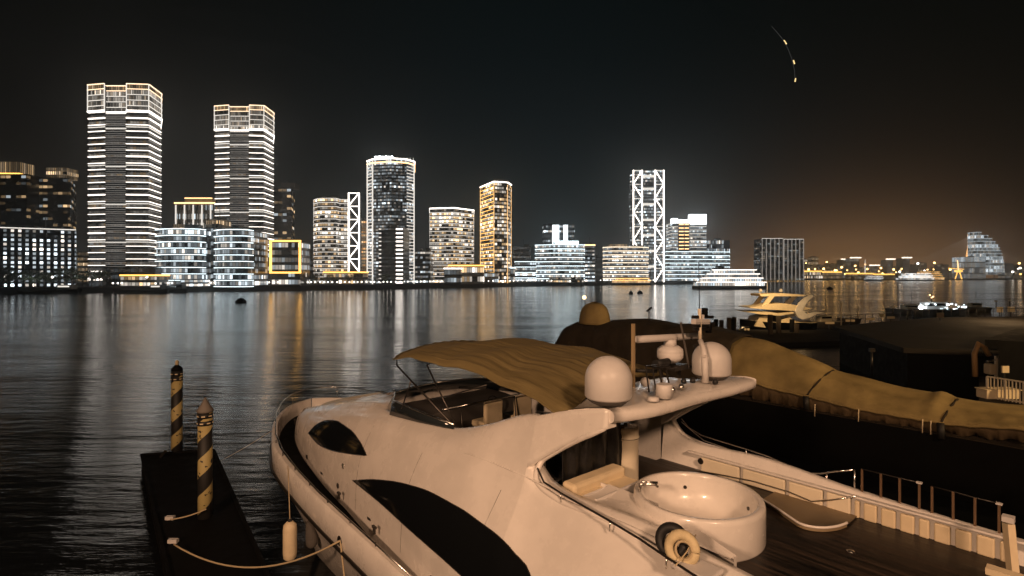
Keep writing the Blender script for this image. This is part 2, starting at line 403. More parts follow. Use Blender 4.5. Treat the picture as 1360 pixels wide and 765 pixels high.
# classical hotel behind
r, lp, h, fh = building('hotel', 'pale stone hotel with warm lit cornice and tall pilasters', rectfp(232, 305, 380, 30), 270, 380, 9, V_MID, wallm=W_STONE, wfrac=.6, edge=L_WARM)
for i in range(19):
    x = 1 + i * (lp[1][0] - 2) / 18; MB().box((x, -.35, h * .52), (.7, .6, h * .92)).build('pilaster', W_STONE if i % 3 else L_SOFT, r)
MB().box((lp[1][0] * .42, 6, h + 2), (lp[1][0] * .5, 10, 4)).build('attic_storey', W_STONE, r)
strips([(lp[1][0] * .17, 1), (lp[1][0] * .67, 1)], (0,), h + 3.6, .5, .5, L_WARM, r, 'roof_light')
# curved twins with white bands
def curved(label, x0, x1, ytop, Y, nf, bow=7, side=(1, 1)):
    n = 9; pts = []
    for i in range(n):
        t = i / (n - 1); px = x0 + (x1 - x0) * t; e = abs(2 * t - 1) ** 4
        pts.append(xy(px, Y + e * bow))
    pts += [(pts[-1][0], Y + 26), (pts[0][0], Y + 26)]
    r, lp, h, fh = building('office_block', label, pts, ytop, Y, nf, V_COOLF, wfrac=.62, group='curved banded office blocks')
    for k in range(nf + 1): strips(lp, range(8), k * fh - .1, .32, .9, L_COOL, r)
    return r, lp, h
r, lp, h = curved('left curved glass office block banded with white light', 208, 272, 304, 292, 9)
for k in range(2): MB().prism([(4, 8), (10, 8), (10, 14), (4, 14)], h + .3 + 2.1 * k, h + 2.1 + 2.1 * k, uv0=5 + k).build('lit_penthouse', V_CROWNW, r)
r, lp, h = curved('right curved glass office block banded with white light', 286, 335, 305, 292, 9)
building('link_block', 'narrow glass link between the two curved banded blocks', rectfp(272.5, 285.5, 305, 16), 302, 305, 9, V_COOLF, group=None)
r, lp, h, fh = building('penthouse_block', 'small amber lit rooftop block seen above the curved offices', rectfp(273, 293, 330, 12), 291, 330, 9, V_CROWNW, wallm=W_STONE, skip=range(0, 8))
# dark block with vertical light
r, lp, h, fh = building('office_block', 'dark glass tower with a vertical dotted light line at its corner', rectfp(352, 391, 365, 22, side=4), 249, 365, 16, V_SPARSE, wfrac=.4)
for k in range(9): MB().box((.6, -.6, h * .50 + k * 2.6), (1.2, .6, 1.7)).build('vertical_light', L_COOL, r)
MB().prism([(9, 4), (19, 4), (19, 12), (9, 12)], h, h + 4).build('roof_plant_room', W_GREY, r)
def framed(label, x0, x1, y0, y1, Y, nf):
    r, lp, h, fh = building('office_block', label, rectfp(x0, x1, Y, 16), y0, Y, nf, V_MID, wfrac=.6, group='amber framed office cubes')
    wd = lp[1][0]; zb = hgt(y1, Y) - 2.6; t = .95
    f = MB().box((wd / 2, -.7, h + .4), (wd + 2 * t, 1.2, t)).box((wd / 2, -.7, zb), (wd + 2 * t, 1.2, t)).box((-.4, -.7, (h + zb) / 2), (t, 1.1, h - zb)).box((wd + .4, -.7, (h + zb) / 2), (t, 1.1, h - zb))
    f.build('lit_frame', L_GOLD, r); return r
framed('cube shaped office with a glowing amber square frame', 361, 398, 321, 362, 320, 6)
framed('narrow office with amber frame half hidden by the curved block', 330, 348, 334, 364, 322, 5)
building('office_block', 'low dim block just right of the amber framed cube', rectfp(399, 417, 420, 14), 345, 420, 4, V_DIM)
# rounded tower + truss tower
r, lp, h = (lambda: (lambda q: (q[0], q[1], q[2]))(building('office_tower', 'stepped round cornered tower with warm lit storeys left of truss mast', [xy(417, 372), xy(422, 366), xy(428, 364), xy(446, 364), xy(452, 370), xy(466, 371), xy(466, 392), xy(417, 392)], 263, 364, 21, V_WARM, wfrac=.5, strip=L_SOFT, sh=.35)))()
t_ = root('truss_tower', (*xy(463, 362), 2.6), 0, 'tall slim white lit lattice frame beside the round cornered tower', 'truss tower')
def truss(par, w_, h, n, zig=1, th=.9, col=L_WHITE, dep=0, name=('frame_post', 'brace')):
    for x in (0, w_): MB().box((x, dep, h / 2), (th, th, h)).build(name[0], col, par)
    for k in range(n):
        z0, z1 = h * k / n, h * (k + 1) / n
        a, b = ((0, dep - .1, z0), (w_, dep - .1, z1)) if (k + zig) % 2 else ((w_, dep - .1, z0), (0, dep - .1, z1))
        MB().bar(a, b, th * .8).build(name[1], col, par)
        MB().box((w_ / 2, dep - .05, z1 - th * .4), (w_ - th, th * .7, th * .7)).build(name[1], col, par)
truss(t_, 7.2, hgt(256, 362) - 2.6, 7, th=.7)
MB().prism([(.6, 1.2), (6.6, 1.2), (6.6, 8), (.6, 8)], 0, hgt(258, 362) - 4, uv0=None).build('lift_shaft', W_DARK, t_)
building('apartment_tower', 'thin amber lit tower between truss mast and tall tower', rectfp(479, 487, 430, 10), 293, 430, 19, winmat('amber_rooms', 2.0, .9, 1.0, WM2, WM, .7, lo=.4), wallm=W_STONE)
# tall tower with roof sign
r, lp, h, fh = building('office_tower', 'tall glass tower with curved front and bright white rooftop sign', [xy(488, 402), xy(495, 396), xy(519, 392), xy(540, 396), xy(550, 404), xy(550, 430), xy(488, 428)], 212, 396, 38, V_COOLF, wfrac=.55, edge=L_SOFT)
for k in (37, 38): strips(lp, range(5), h - (38 - k) * 2.6 - .3, .8, .8, L_WARM if k == 37 else L_WHITE, r, 'roof_light')
for k in range(38): strips(lp, (0, 3), k * fh + fh * .8, .5, .5, L_SOFT, r)
for i in (0, 1, 4): MB().box((lp[i][0], lp[i][1] - .5, h * .5), (.8, .8, h)).build('corner_light', L_SOFT, r)
for i, (dx, w_) in enumerate(((7, 2.0), (9.6, 1.6), (11.9, 1.9), (14.4, 1.5), (16.6, 1.9), (19.0, 1.4))): MB().box((dx, -1.5, h + 2.3), (w_, .8, 2.9 if i % 2 else 2.4)).build('roof_sign_letter', L_HOT, r)
MB().box((13, .4, h + 2.0), (15, .6, 4)).build('sign_frame', W_GREY, r)
for i in range(5): MB().box((25 + i * 2.4, 2, h + 1.6), (.3, .3, 3.2)).build('roof_mast', L_SOFT, r)
r, lp, h, fh = building('office_block', 'dark slab block with white side windows in front of tall tower', rectfp(503, 536, 366, 20, side=0), 302, 366, 14, V_DIM, wfrac=.3)
for k in range(14): MB().box((lp[1][0] - 2.8, -.5, k * fh + 1.6), (4.6, .6, .9)).build('lit_landing', L_WHITE, r); MB().box((1.0, -.5, k * fh + 1.6), (1.6, .6, .8)).build('lit_landing', L_SOFT, r)
building('office_block', 'low dim block right of the tall signed tower', rectfp(551, 571, 400, 18), 333, 400, 7, V_MID, wfrac=.4)
# block 570-629
r, lp, h, fh = building('office_tower', 'broad flat topped office block with warm storeys and lit roof edge', [xy(571, 432), xy(603, 428), xy(629, 444), xy(629, 466), xy(571, 458)], 277, 430, 20, V_WARM, wfrac=.5, edge=L_WHITE, strip=L_SOFT, sh=.4)
r, lp, h, fh = building('pavilion', 'low pavilion glowing amber on the bank below the warm block', rectfp(596, 642, 405, 14), 353, 405, 2, V_WARM, wallm=W_STONE, edge=L_GOLD)
# tower 638-679
r, lp, h, fh = building('office_tower', 'slender amber edged tower with warm windows and lit slanted top', [xy(638, 474), xy(656, 446), xy(674, 450), xy(679, 462), xy(679, 484), xy(640, 492)], 242, 446, 27, V_WARM, wfrac=.62, strip=None)
for i in (0, 1, 2, 3): MB().box((lp[i][0], lp[i][1] - .4, h * .49), (.5, .6, h * .98)).build('corner_light', L_AMB, r)
strips(lp, (0, 1, 2), h, .9, .6, L_WHITE, r, 'roof_light')
MB().prism(off(lp, -1.0)[1:4] + [off(lp, -1.0)[4]], h, h + 3).build('roof_screen', W_GREY, r)
for k in range(27): strips(lp, (0,), k * fh + fh * .85, .3, .4, L_GOLD, r)
# middle group
building('office_block', 'unlit grey block in the gap right of the amber tower', rectfp(681, 705, 560, 20), 327, 560, 8, V_DIM, wfrac=.4)
building('office_block', 'low block with white lit lines left of the banded group', rectfp(684, 712, 490, 18), 347, 490, 4, V_BRIGHTC, strip=L_COOL, wfrac=.4)
r, lp, h, fh = building('office_block', 'upper block with bright white vertical panels on its facade', rectfp(722, 763, 560, 22), 298, 560, 12, V_BRIGHTC, wfrac=.4)
for x0, x1 in ((.28, .5), (.64, .78)): MB().box(((x0 + x1) / 2 * lp[1][0], -.6, h * .68), ((x1 - x0) * lp[1][0], .9, h * .62)).build('lit_panel', glow('panel_light', (.85, .95, 1), 1.4), r)
r, lp, h, fh = building('office_block', 'broad white banded block with bright rooftop box over river', [xy(711, 510), xy(742, 500), xy(776, 506), xy(776, 530), xy(711, 530)], 325, 506, 9, V_BRIGHT, wfrac=.42, strip=L_COOL, sh=.6)
MB().box((lp[1][0] + 8, lp[1][1] + 4, h + 1.6), (22, 6, 3.2)).build('roof_light_box', glow('roof_box_light', (.75, .97, 1), 3.0), r)
building('office_block', 'slim warm topped annex right of the broad banded block', rectfp(777, 790, 512, 16), 326, 512, 10, V_BRIGHT, wfrac=.45, edge=L_WARM)
building('office_block', 'small dim block between annex and terraced office', rectfp(791, 800, 560, 14), 342, 560, 5, V_DIM)
r, lp, h, fh = building('office_block', 'low terraced office wrapped in warm white light bands', [xy(801, 560), xy(812, 552), xy(846, 552), xy(861, 560), xy(861, 585), xy(801, 585)], 328, 552, 9, V_BRIGHT, wfrac=.35, strip=glow('warm_white_band_light', (1, .80, .58), 1.2), sh=.8)
MB().prism([(8, 3), (26, 3), (26, 15), (8, 15)], h, h + 3.5, uv0=8).build('roof_storey', V_CROWNW, r)
# cross braced tower
Yt = 575; r, lp, h, fh = building('skyscraper', 'tall tower with white cross braced lattice on its corners', [xy(836, 582), xy(841, Yt), xy(882, Yt), xy(882, 605), xy(836, 605)], 226, Yt, 36, V_COOLF, wfrac=.5)
wp_ = (lp[2][0] - lp[1][0])
for xo in (lp[1][0], lp[1][0] + wp_ * .70):
    sub = []
    for x in (0, wp_ * .28): MB().box((xo + x, lp[1][1] - .9, h / 2), (1.1, 1.1, h)).build('lattice_post', L_WHITE, r)
    for k in range(8):
        z0, z1 = h * k / 8, h * (k + 1) / 8; fl = (k + (xo > 5 + lp[1][0])) % 2
        a, b = (xo, xo + wp_ * .28) if fl else (xo + wp_ * .28, xo)
        MB().bar((a, lp[1][1] - .95, z0), (b, lp[1][1] - .95, z1), .9).build('lattice_brace', L_WHITE, r)
        MB().box((xo + wp_ * .14, lp[1][1] - .9, z1 - .5), (wp_ * .28 - 1.1, .8, .7)).build('lattice_beam', L_SOFT, r)
for k in (4, 9, 14, 19, 24, 29, 33): MB().box((lp[1][0] + wp_ * .49, lp[1][1] - .5, k * fh + 3.4), (wp_ * .40, .6, 2.2)).build('sky_lobby', L_SOFT, r)
MB().bar((lp[1][0] + 9, 6, h), (lp[1][0] + 9, 6, h + 7), .3).build('roof_mast', W_GREY, r)
# right group
Yt = 600; r, lp, h, fh = building('office_tower', 'mid height tower with glowing white box tops and warm centre bay', rectfp(893, 938, Yt, 25), 296, Yt, 17, V_BRIGHTC, wfrac=.45, strip=L_SOFT, sh=.5)
for x0, x1, z0, z1, m in ((0, .14, 0, 5, L_HOT), (.18, .5, 0, 3.6, L_HOT), (.53, 1, -1.5, 9.5, L_HOT)): MB().box(((x0 + x1) / 2 * lp[1][0], 3, h + (z0 + z1) / 2), ((x1 - x0) * lp[1][0], 7.6, z1 - z0)).build('roof_light_box', m, r)
MB().box((lp[1][0] * .33, -.4, h * .5), (lp[1][0] * .34, .5, h * .98)).build('centre_bay', winmat('centre_bay_rooms', 2, .9, .6, WM, NW, .8), r)
for k in range(17): MB().box((lp[1][0] * .26, -.75, h * (k + .5) / 17), (lp[1][0] * .14, .3, .9)).box((lp[1][0] * .42, -.75, h * (k + .5) / 17), (lp[1][0] * .12, .3, .9)).build('bay_window', L_WARM, r)
r, lp, h, fh = building('podium_block', 'long white banded podium in front of the glowing topped tower', [xy(884, 592), xy(884, 590), xy(969, 600), xy(969, 625), xy(884, 620)], 334, 592, 8, V_BRIGHTC, wfrac=.45, strip=L_COOL, sh=.6)
r, lp, h, fh = building('office_block', 'block with broken vertical white light lines above long podium', rectfp(939, 969, 612, 20), 319, 612, 10, winmat('vertical_light_lines', 1.9, .62, 1.6, CL, NW, .7, gap=.5), wfrac=.8)
# slab apartments
for x0, x1, yt in ((1012, 1040, 317), (1041, 1067, 318)):
    r, lp, h, fh = building('apartment_slab', 'grey high rise slab with pale vertical ribs, %s one of the pair' % ('left' if x0 < 1030 else 'right'), rectfp(x0, x1, 900, 30), yt, 900, 20, V_HAZE, wallm=W_GREY, group='grey apartment slabs')
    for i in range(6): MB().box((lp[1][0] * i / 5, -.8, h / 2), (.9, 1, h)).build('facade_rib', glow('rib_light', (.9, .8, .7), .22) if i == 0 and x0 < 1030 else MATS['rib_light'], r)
    strips(lp, (0,), h, .8, .8, L_SOFT, r, 'roof_light')
# distant low town on the right
rows = [(1068, 1078, 344), (1079, 1087, 341), (1088, 1098, 352), (1101, 1111, 350), (1118, 1129, 345), (1130, 1141, 343), (1142, 1150, 356), (1156, 1166, 353), (1178, 1186, 345), (1187, 1196, 354), (1199, 1208, 343), (1209, 1219, 352), (1222, 1231, 349), (1236, 1246, 356), (1250, 1260, 351), (1263, 1274, 357), (1336, 1346, 350), (1347, 1360, 353)]
words = ['first low amber block right of the grey slabs', 'narrow amber block left of the bright wharf', 'squat block behind the bright wharf', 'low block above the wharf floodlights', 'block with pale lit eaves left of the radio mast', 'taller block crowned with a white lit roof line', 'tiny warehouse at the foot of the radio mast', 'block with a thin lit roof right of the radio mast', 'narrow tower with white flat cap above the far quay', 'squat store between the two flat capped towers', 'second narrow flat capped tower above cruise boat', 'low block hidden behind the white cruise boat', 'small tiered amber tower left of the harbour crane', 'low shed behind the moored cruise ship', 'pale block beneath the left bridge cables', 'dark shed beside the golden harbour crane', 'dim block right of the fan shaped building', 'dim low block at the far right skyline end']
for (x0, x1, yt), wd in zip(rows, words):
    Y = 1750 + random.random() * 250
    r, lp, h, fh = building('distant_block', wd, rectfp(x0, x1, Y, 30), yt, Y, 5, V_CROWNW if x0 in (1222, 1079, 1101) else V_HAZE, wallm=W_GREY)
    if x0 in (1118, 1130, 1178, 1199, 1156): MB().box((lp[1][0] / 2, -3, h + 2), (lp[1][0] + 8, 6, 3.5)).build('lit_roof', glow('cap_light', (1, .85, .65), 2.4) if 'cap_light' not in MATS else MATS['cap_light'], r)
r = root('radio_mast', far(1149, 1700, 2.6), 0, 'slim pale lit mast standing alone on the right skyline', 'mast')
MB().tube([(0, 0, 0), (0, 0, 45), (0, 0, 64)], [2.2, 1.6, .4], 6).build('shaft', L_SOFT, r); MB().ball((0, 0, 46), 2.6, 8).build('lamp_head', L_WARM, r)
# bridge
def bridge():
    Y = 2400; r = root('cable_stayed_bridge', far(1288, Y, 0), 0, 'distant cable stayed bridge with lit amber pylon and pale cables', 'bridge')
    ht = hgt(313, Y); c = glow('pylon_light', (1, .50, .18), 2.2)
    for s in (-1, 1): MB().tube([(s * 22, 0, 0), (s * 20, 0, 45), (s * 5, 0, ht * .8), (s * 4, 0, ht)], [5, 5, 4, 4], 6).build('pylon_leg', c, r)
    MB().box((0, 0, ht), (15, 8, 10)).build('pylon_head', L_WARM, r)
    MB().box((0, 0, 47), (900, 22, 5)).build('deck', W_GREY, r)
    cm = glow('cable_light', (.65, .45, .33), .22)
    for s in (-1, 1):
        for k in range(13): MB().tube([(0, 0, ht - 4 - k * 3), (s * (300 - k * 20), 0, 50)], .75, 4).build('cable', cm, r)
bridge()
# fan shaped building
def fan():
    Y = 1540; r = root('fan_shaped_building', far(1300, Y, 2.6), 0, 'white glowing building shaped like a curved sail on the right', 'building')
    sil = [(1297, 308), (1301, 309), (1310, 311), (1319, 317), (1327, 325), (1332, 334), (1335, 345), (1336.5, 356), (1336.5, 365)]
    o = far(1300, Y, 2.6)
    n = 14
    for k in range(n):
        y0 = 365 - (365 - 308) * k / n; y1 = 365 - (365 - 308) * (k + 1) / n; ym = (y0 + y1) / 2
        xr = 1336
        for (xa, ya), (xb, yb) in zip(sil, sil[1:]):
            if ya <= ym <= yb: xr = xa + (xb - xa) * (ym - ya) / (yb - ya)
        a = (1297 - CX) / F * Y - o.x; b = (xr - CX) / F * Y - o.x; z0 = hgt(y0, Y) - 2.6; z1 = hgt(y1, Y) - 2.6
        MB().prism([(a, 0), (b, 6), (b, 30), (a, 30)], z0, z1 - 1.4, uv0=900 + k).build('window_band', V_FAN, r)
        MB().prism([(a - 1, -1), (b + 1, 5), (b + 1, 31), (a - 1, 31)], z1 - 1.4, z1).build('floor_slab', glow('slab_light', (.85, .95, 1), .45) if k == 0 else MATS['slab_light'], r)
fan()
building('exhibition_hall', 'bright pale box shaped hall left of the curved sail building', rectfp(1280, 1309, 1500, 40), 341, 1500, 4, winmat('hall_glow', 3, 1.0, .9, CL, NW, .7, lo=.55, gap=.05), wfrac=.85, wallm=W_STONE)
# harbour crane
r = root('harbour_crane', far(1273, 1450, 2.6), 0, 'golden lit harbour crane on the quay by the pale hall', 'crane')
for x in (-9, 9): MB().bar((x, 0, 0), (x * .3, 0, 20), 1.8).build('leg', L_GOLD, r)
MB().box((0, 0, 22), (16, 8, 5)).build('cab', L_GOLD, r); MB().bar((0, 0, 24), (-3, 0, 52), 1.6).build('mast', L_WARM, r)
MB().bar((-28, 0, 30), (16, 0, 27), 1.5).build('boom', L_GOLD, r)

# promenade lamps along the far bank
k = 0; px = 150.0; proto = None
while px < 1000 and k < 125:
    Y = bank(px); p = far(px, Y + 1.0, 2.9)
    r = root('promenade_lamp', p, 0, 'small round white lamp in the row along the far embankment', 'lamp', 'promenade lamps on the far bank')
    if proto is None: proto = (MB().bar((0, 0, 0), (0, 0, 1.7), .12).build('post', DSTEEL, r), MB().ball((0, 0, 1.9), .36, 6).build('lamp_globe', L_LAMP, r))
    else:
        for q in proto: d = q.copy(); COL.objects.link(d); d.parent = r
    k += 1; px += 5.6 + .9 * math.sin(k * 1.7) + (px > 700) * 1.5
# floodlights on tall poles at the wharf on the right
for i, (px, yt, st) in enumerate([(1004, 352, 1), (1074, 358, 1), (1085, 361, 1), (1094, 357, 1), (1103, 362, 1), (1109, 359, 1), (1118, 355, 1), (1170, 356, 1), (1187, 358, 1), (1219, 350, 0), (1241, 349, 1), (1262, 358, 1), (1320, 362, 0), (1345, 361, 0), (1355, 356, 0), (1195, 361, 0), (1140, 362, 1), (1150, 364, 1)]):
    Y = 1500 + i * 9; r = root('floodlight_mast', far(px, Y, 2.6), 0, 'bright floodlight on a pole over the distant right bank', 'floodlight', 'floodlight masts on the distant right bank')
    hh = hgt(yt, Y) - 2.6; MB().bar((0, 0, 0), (0, 0, hh), .8).build('pole', W_GREY, r); MB().ball((0, 0, hh), 2.3 if px < 1000 else 3.0, 6).build('lamp_head', L_LAMPW if st else L_LAMP, r)
rl = random.Random(11)
for i in range(46):
    px = rl.uniform(1004, 1215) if i % 4 else rl.uniform(1215, 1358); Y = rl.uniform(1470, 1750); yt = rl.uniform(357, 368) if i % 5 else rl.uniform(346, 358)
    r = root('quay_light', far(px, Y, 2.6), 0, 'tiny warm light on a short post among the distant right bank lights', 'light', 'small lights on the distant right bank')
    hh = hgt(yt, Y) - 2.6; MB().bar((0, 0, 0), (0, 0, hh), .5).build('pole', W_GREY, r); MB().ball((0, 0, hh), rl.uniform(1.6, 3.4), 5).build('lamp_head', L_LAMPW if i % 6 else L_LAMP, r)
# wharf sheds glowing amber
for i, (x0, x1, y0, m) in enumerate([(1010, 1045, 361, V_CROWNW), (1048, 1068, 359, V_CROWNW), (1070, 1092, 361, V_WARM), (1094, 1118, 362, V_CROWNW), (1130, 1160, 364, V_WARM), (1162, 1188, 365, V_CROWNW)]):
    building('wharf_shed', ['long amber glowing shed under the grey slabs', 'amber shed right below the right grey slab', 'warm lit shed left of the bright wharf', 'amber shed under the cluster of floodlights', 'low warm terminal below the radio mast', 'low amber shed left of the white ferry'][i], rectfp(x0, x1, 1460, 25), y0, 1460, 2, m, wallm=W_STONE, wfrac=.7, edge=L_GOLD)
# bank pavilions
for i, (x0, x1, y0, Y, m, e, lab) in enumerate([(160, 205, 366, 280, V_WARM, L_GOLD, 'amber lit low pavilion on the bank under the taller tower'), (430, 482, 362, 352, V_WARM, L_GOLD, 'gold roofed waterfront pavilion below the truss mast'), (590, 612, 357, 398, V_BRIGHT, L_WHITE, 'small white lit glass pavilion by the warm block'), (664, 684, 356, 458, V_BRIGHTC, L_COOL, 'cool lit glass pavilion on the bank below amber tower'), (622, 662, 362, 440, V_MID, None, 'dim waterfront pavilion left of the cool lit pavilion'), (730, 775, 368, 492, V_WARM, None, 'low warm pavilion at the foot of the banded block'), (240, 262, 371, 283, V_BRIGHT, None, 'tiny white lit kiosk below the left curved block')]):
    building('pavilion', lab, rectfp(x0, x1, Y, 12), y0, Y, 2, m, edge=e, wallm=W_GREY)

# trees on the far bank
def tree_mesh(seed, hgt_):
    rnd = random.Random(seed); t = MB()
    t.tube([(0, 0, 0), (.1, 0, hgt_ * .3), (-.1, .1, hgt_ * .62)], [.28, .2, .08], 6)
    for i in range(5):
        a = i * 1.3; z = hgt_ * (.3 + .06 * i); t.tube([(0, 0, z), (math.cos(a) * 1.6, math.sin(a) * 1.6, z + 1.7)], [.12, .04], 5)
    c = MB(); cl = [(rnd.uniform(-.32, .32) * hgt_, rnd.uniform(-.3, .3) * hgt_, rnd.uniform(.35, .88) * hgt_, rnd.uniform(.09, .19) * hgt_) for _ in range(13)]
    for x, y, z, R in cl:
        for _ in range(34):
            d = Vector((rnd.gauss(0, 1), rnd.gauss(0, 1), rnd.gauss(0, .8))); d = d.normalized() * R * rnd.uniform(.5, 1.1); p = Vector((x, y, z)) + d
            u = Vector((rnd.gauss(0, 1), rnd.gauss(0, 1), rnd.gauss(0, 1))).normalized(); v = u.orthogonal().normalized(); s = rnd.uniform(.22, .42)
            b = len(c.v); c.v += [p - u * s, p - v * s * .7, p + u * s, p + v * s * .7]; c.face([b, b + 1, b + 2, b + 3])
    return t, c
protos = []
tplace = []
for px in range(4, 140, 9): tplace.append((px + random.uniform(-3, 3), 6 + random.uniform(0, 12), random.uniform(.85, 1.35)))
for px in range(196, 1000, 15):
    if random.random() < .75: tplace.append((px + random.uniform(-5, 5), 8 + random.uniform(0, 9), random.uniform(.6, 1.0)))
for i, (px, dy, s) in enumerate(tplace):
    Y = (bank(px) if px > 30 else 254) + dy; v = i % 3; grp = 'trees along the far bank'
    r = root('bank_tree', far(px, Y, 2.6), random.uniform(0, 6), 'leafy dark tree on the far bank in front of the lit buildings', 'tree', grp); r.scale = (s, s, s)
    if v >= len(protos):
        t, c = tree_mesh(v, 8.5); protos.append((t.build('trunk', TRUNK, r), c.build('crown', LEAF, r)))
    else:
        for q in protos[v]: d = q.copy(); COL.objects.link(d); d.parent = r
for px in (40, 62, 84, 106, 128): lamp('garden_lamp_light', far(px, bank(px) + 3, 3.2), 1500, (.9, .95, 1), .2, 1.6, far(px, bank(px) + 12, 12))
for px in (380, 560, 625, 700, 790): lamp('garden_lamp_light', far(px, bank(px) + 4, 3.2), 1500, (1, .8, .55), .2, 1.6, far(px, bank(px) + 14, 12))

# kite line
k1 = root('lit_kite_line', far(1040, 150, hgt(75, 150)), 0, 'thin curved kite line with three small amber lights in dark sky', 'kite')
def kp(x, y): return far(x, 150, hgt(y, 150)) - k1.location
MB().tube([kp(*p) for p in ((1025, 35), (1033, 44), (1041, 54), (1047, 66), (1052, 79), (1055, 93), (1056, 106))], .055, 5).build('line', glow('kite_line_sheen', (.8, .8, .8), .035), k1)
for a, b in (((1041.2, 53.5), (1044.6, 58.6)), ((1053.8, 80), (1055.3, 85)), ((1056.6, 104), (1056, 108.5))): MB().tube([kp(*a), kp(*b)], .16, 6).build('light', glow('kite_lamp', (1, .72, .30), .8) if 'kite_lamp' not in MATS else MATS['kite_lamp'], k1)

# ================================================================== main yacht
TH = math.radians(41); AX = Vector((math.sin(TH), -math.cos(TH), 0)); SX = Vector((math.cos(TH), math.sin(TH), 0))
YO = Vector((2.38, 9.07, 0)) + SX * .35                     # yacht origin under the radar arch; local x runs aft, y to starboard
def l2w(a, s, z): return YO + AX * a + SX * s + Vector((0, 0, z))
def on_s(px, py, s):                                        # sight line meets the vertical plane y = s of the yacht
    k = (px - CX) / F; Y = (s + YO.x * SX.x + YO.y * SX.y) / (k * SX.x + SX.y)
    r = Vector((k * Y, Y, 0)) - YO; return Vector((r.dot(AX), s, H - (py - CY) / F * Y))
def on_z(px, py, z): r = at(px, py, z) - YO; return Vector((r.dot(AX), r.dot(SX), z))

yacht = root('motor_yacht', YO, math.atan2(AX.y, AX.x), 'large cream white flybridge motor yacht moored in the foreground', 'yacht')
TEAK = bpy.data.materials.new('wet_teak_deck')
def mk_teak():
    m = TEAK; m.use_nodes = True; t = m.node_tree; b = t.nodes['Principled BSDF']; c = N(t, 'ShaderNodeTexCoord').outputs['Object']
    mp = N(t, 'ShaderNodeMapping', inp={'Vector': c, 'Scale': (.35, 7, 1)})
    n = N(t, 'ShaderNodeTexNoise', inp={'Vector': mp.outputs[0], 'Scale': 2.0, 'Detail': 6.0, 'Roughness': .65})
    s = N(t, 'ShaderNodeSeparateXYZ', inp={0: c}); seam = MA(t, 'GREATER_THAN', MA(t, 'FRACT', MA(t, 'MULTIPLY', s.outputs[1], 9.0)), .10)
    cr = N(t, 'ShaderNodeValToRGB'); cr.color_ramp.elements[0].position = .42; cr.color_ramp.elements[0].color = (.003, .0025, .002, 1); cr.color_ramp.elements[1].position = .78; cr.color_ramp.elements[1].color = (.07, .045, .028, 1)
    t.links.new(n.outputs[0], cr.inputs[0])
    mx = N(t, 'ShaderNodeMix', data_type='RGBA', blend_type='MULTIPLY'); mx.inputs[0].default_value = 1; t.links.new(cr.outputs[0], mx.inputs[6]); t.links.new(seam, mx.inputs[7]); t.links.new(mx.outputs[2], b.inputs['Base Color'])
    r = N(t, 'ShaderNodeMapRange', inp={0: n.outputs[0], 1: .3, 2: .7, 3: .25, 4: .7}); t.links.new(r.outputs[0], b.inputs['Roughness'])
mk_teak()

#        a     wg    zg    deck
GUN = [(-16.75, .10, 2.92, 2.45), (-16.5, .75, 2.90, 2.42), (-16.1, 1.22, 2.88, 2.40), (-15.4, 1.72, 2.84, 2.35), (-14.5, 2.17, 2.80, 2.3), (-13.4, 2.54, 2.75, 2.25), (-11.5, 3.02, 2.70, 2.2), (-10.2, 3.10, 2.60, 2.15),
       (-7.9, 3.15, 2.48, 2.1), (-5.5, 3.08, 2.32, 2.0), (-3.8, 3.05, 2.22, 1.9), (0, 3.05, 2.1, 1.8), (8, 2.9, 2.0, 1.7)]
AA = lin(-16.75, -15, 12) + lin(-14.8, 8, 60)
rows = []
for a in AA:
    wg, zg, dk = cat_rom(GUN, a); t = min(1, (a + 16.75) / 7.0); full = .45 + .5 * t
    half = [(wg, zg), (wg + .035, zg - .05), (wg + .03, zg - .62), (wg - .02, zg - .70), (wg * .93 * full + wg * .0, 1.05), (wg * .86 * full, .25), (wg * .6 * full, -.45), (0, -.8)]
    rows.append([(a + (0.0 if i < 4 else .0) + (1 - t) * .9 * max(0, (zg - z)) / 3, -s, z) for i, (s, z) in enumerate(half)] + [(a + (1 - t) * .9 * max(0, (zg - z)) / 3, s, z) for s, z in reversed(half[:-1])])
hull = MB().grid(rows); hull.face([len(AA) * 15 - 15 + i for i in range(15)]); hull.build('hull', GEL, yacht)
# gunwale cap, inner bulwark, side deck
rows = [[(a, -wg, zg), (a, -wg + .04, zg + .03), (a, -max(wg - .16, .02), zg + .03), (a, -max(wg - .20, .01), dk), (a, max(wg - .20, .01), dk), (a, max(wg - .16, .02), zg + .03), (a, wg - .04, zg + .03), (a, wg, zg)] for a in AA for wg, zg, dk in [cat_rom(GUN, a)]]
MB().grid([r[0:4] for r in rows], smooth=False).grid([r[4:8] for r in rows], smooth=False).build('bulwark', GEL, yacht)
MB().grid([[(a, y * max(wg - .19, .01), dk + .004) for y in (-1, -.5, 0, .5, 1)] for a in AA for wg, zg, dk in [cat_rom(GUN, a)]], smooth=False).build('side_deck', DARKP, yacht)
for s in (-1, 1):
    MB().tube([(a, s * (cat_rom(GUN, a)[0] + .05), cat_rom(GUN, a)[1] - .64) for a in AA[3:]], .045, 6).build('rub_rail', DSTEEL, yacht)

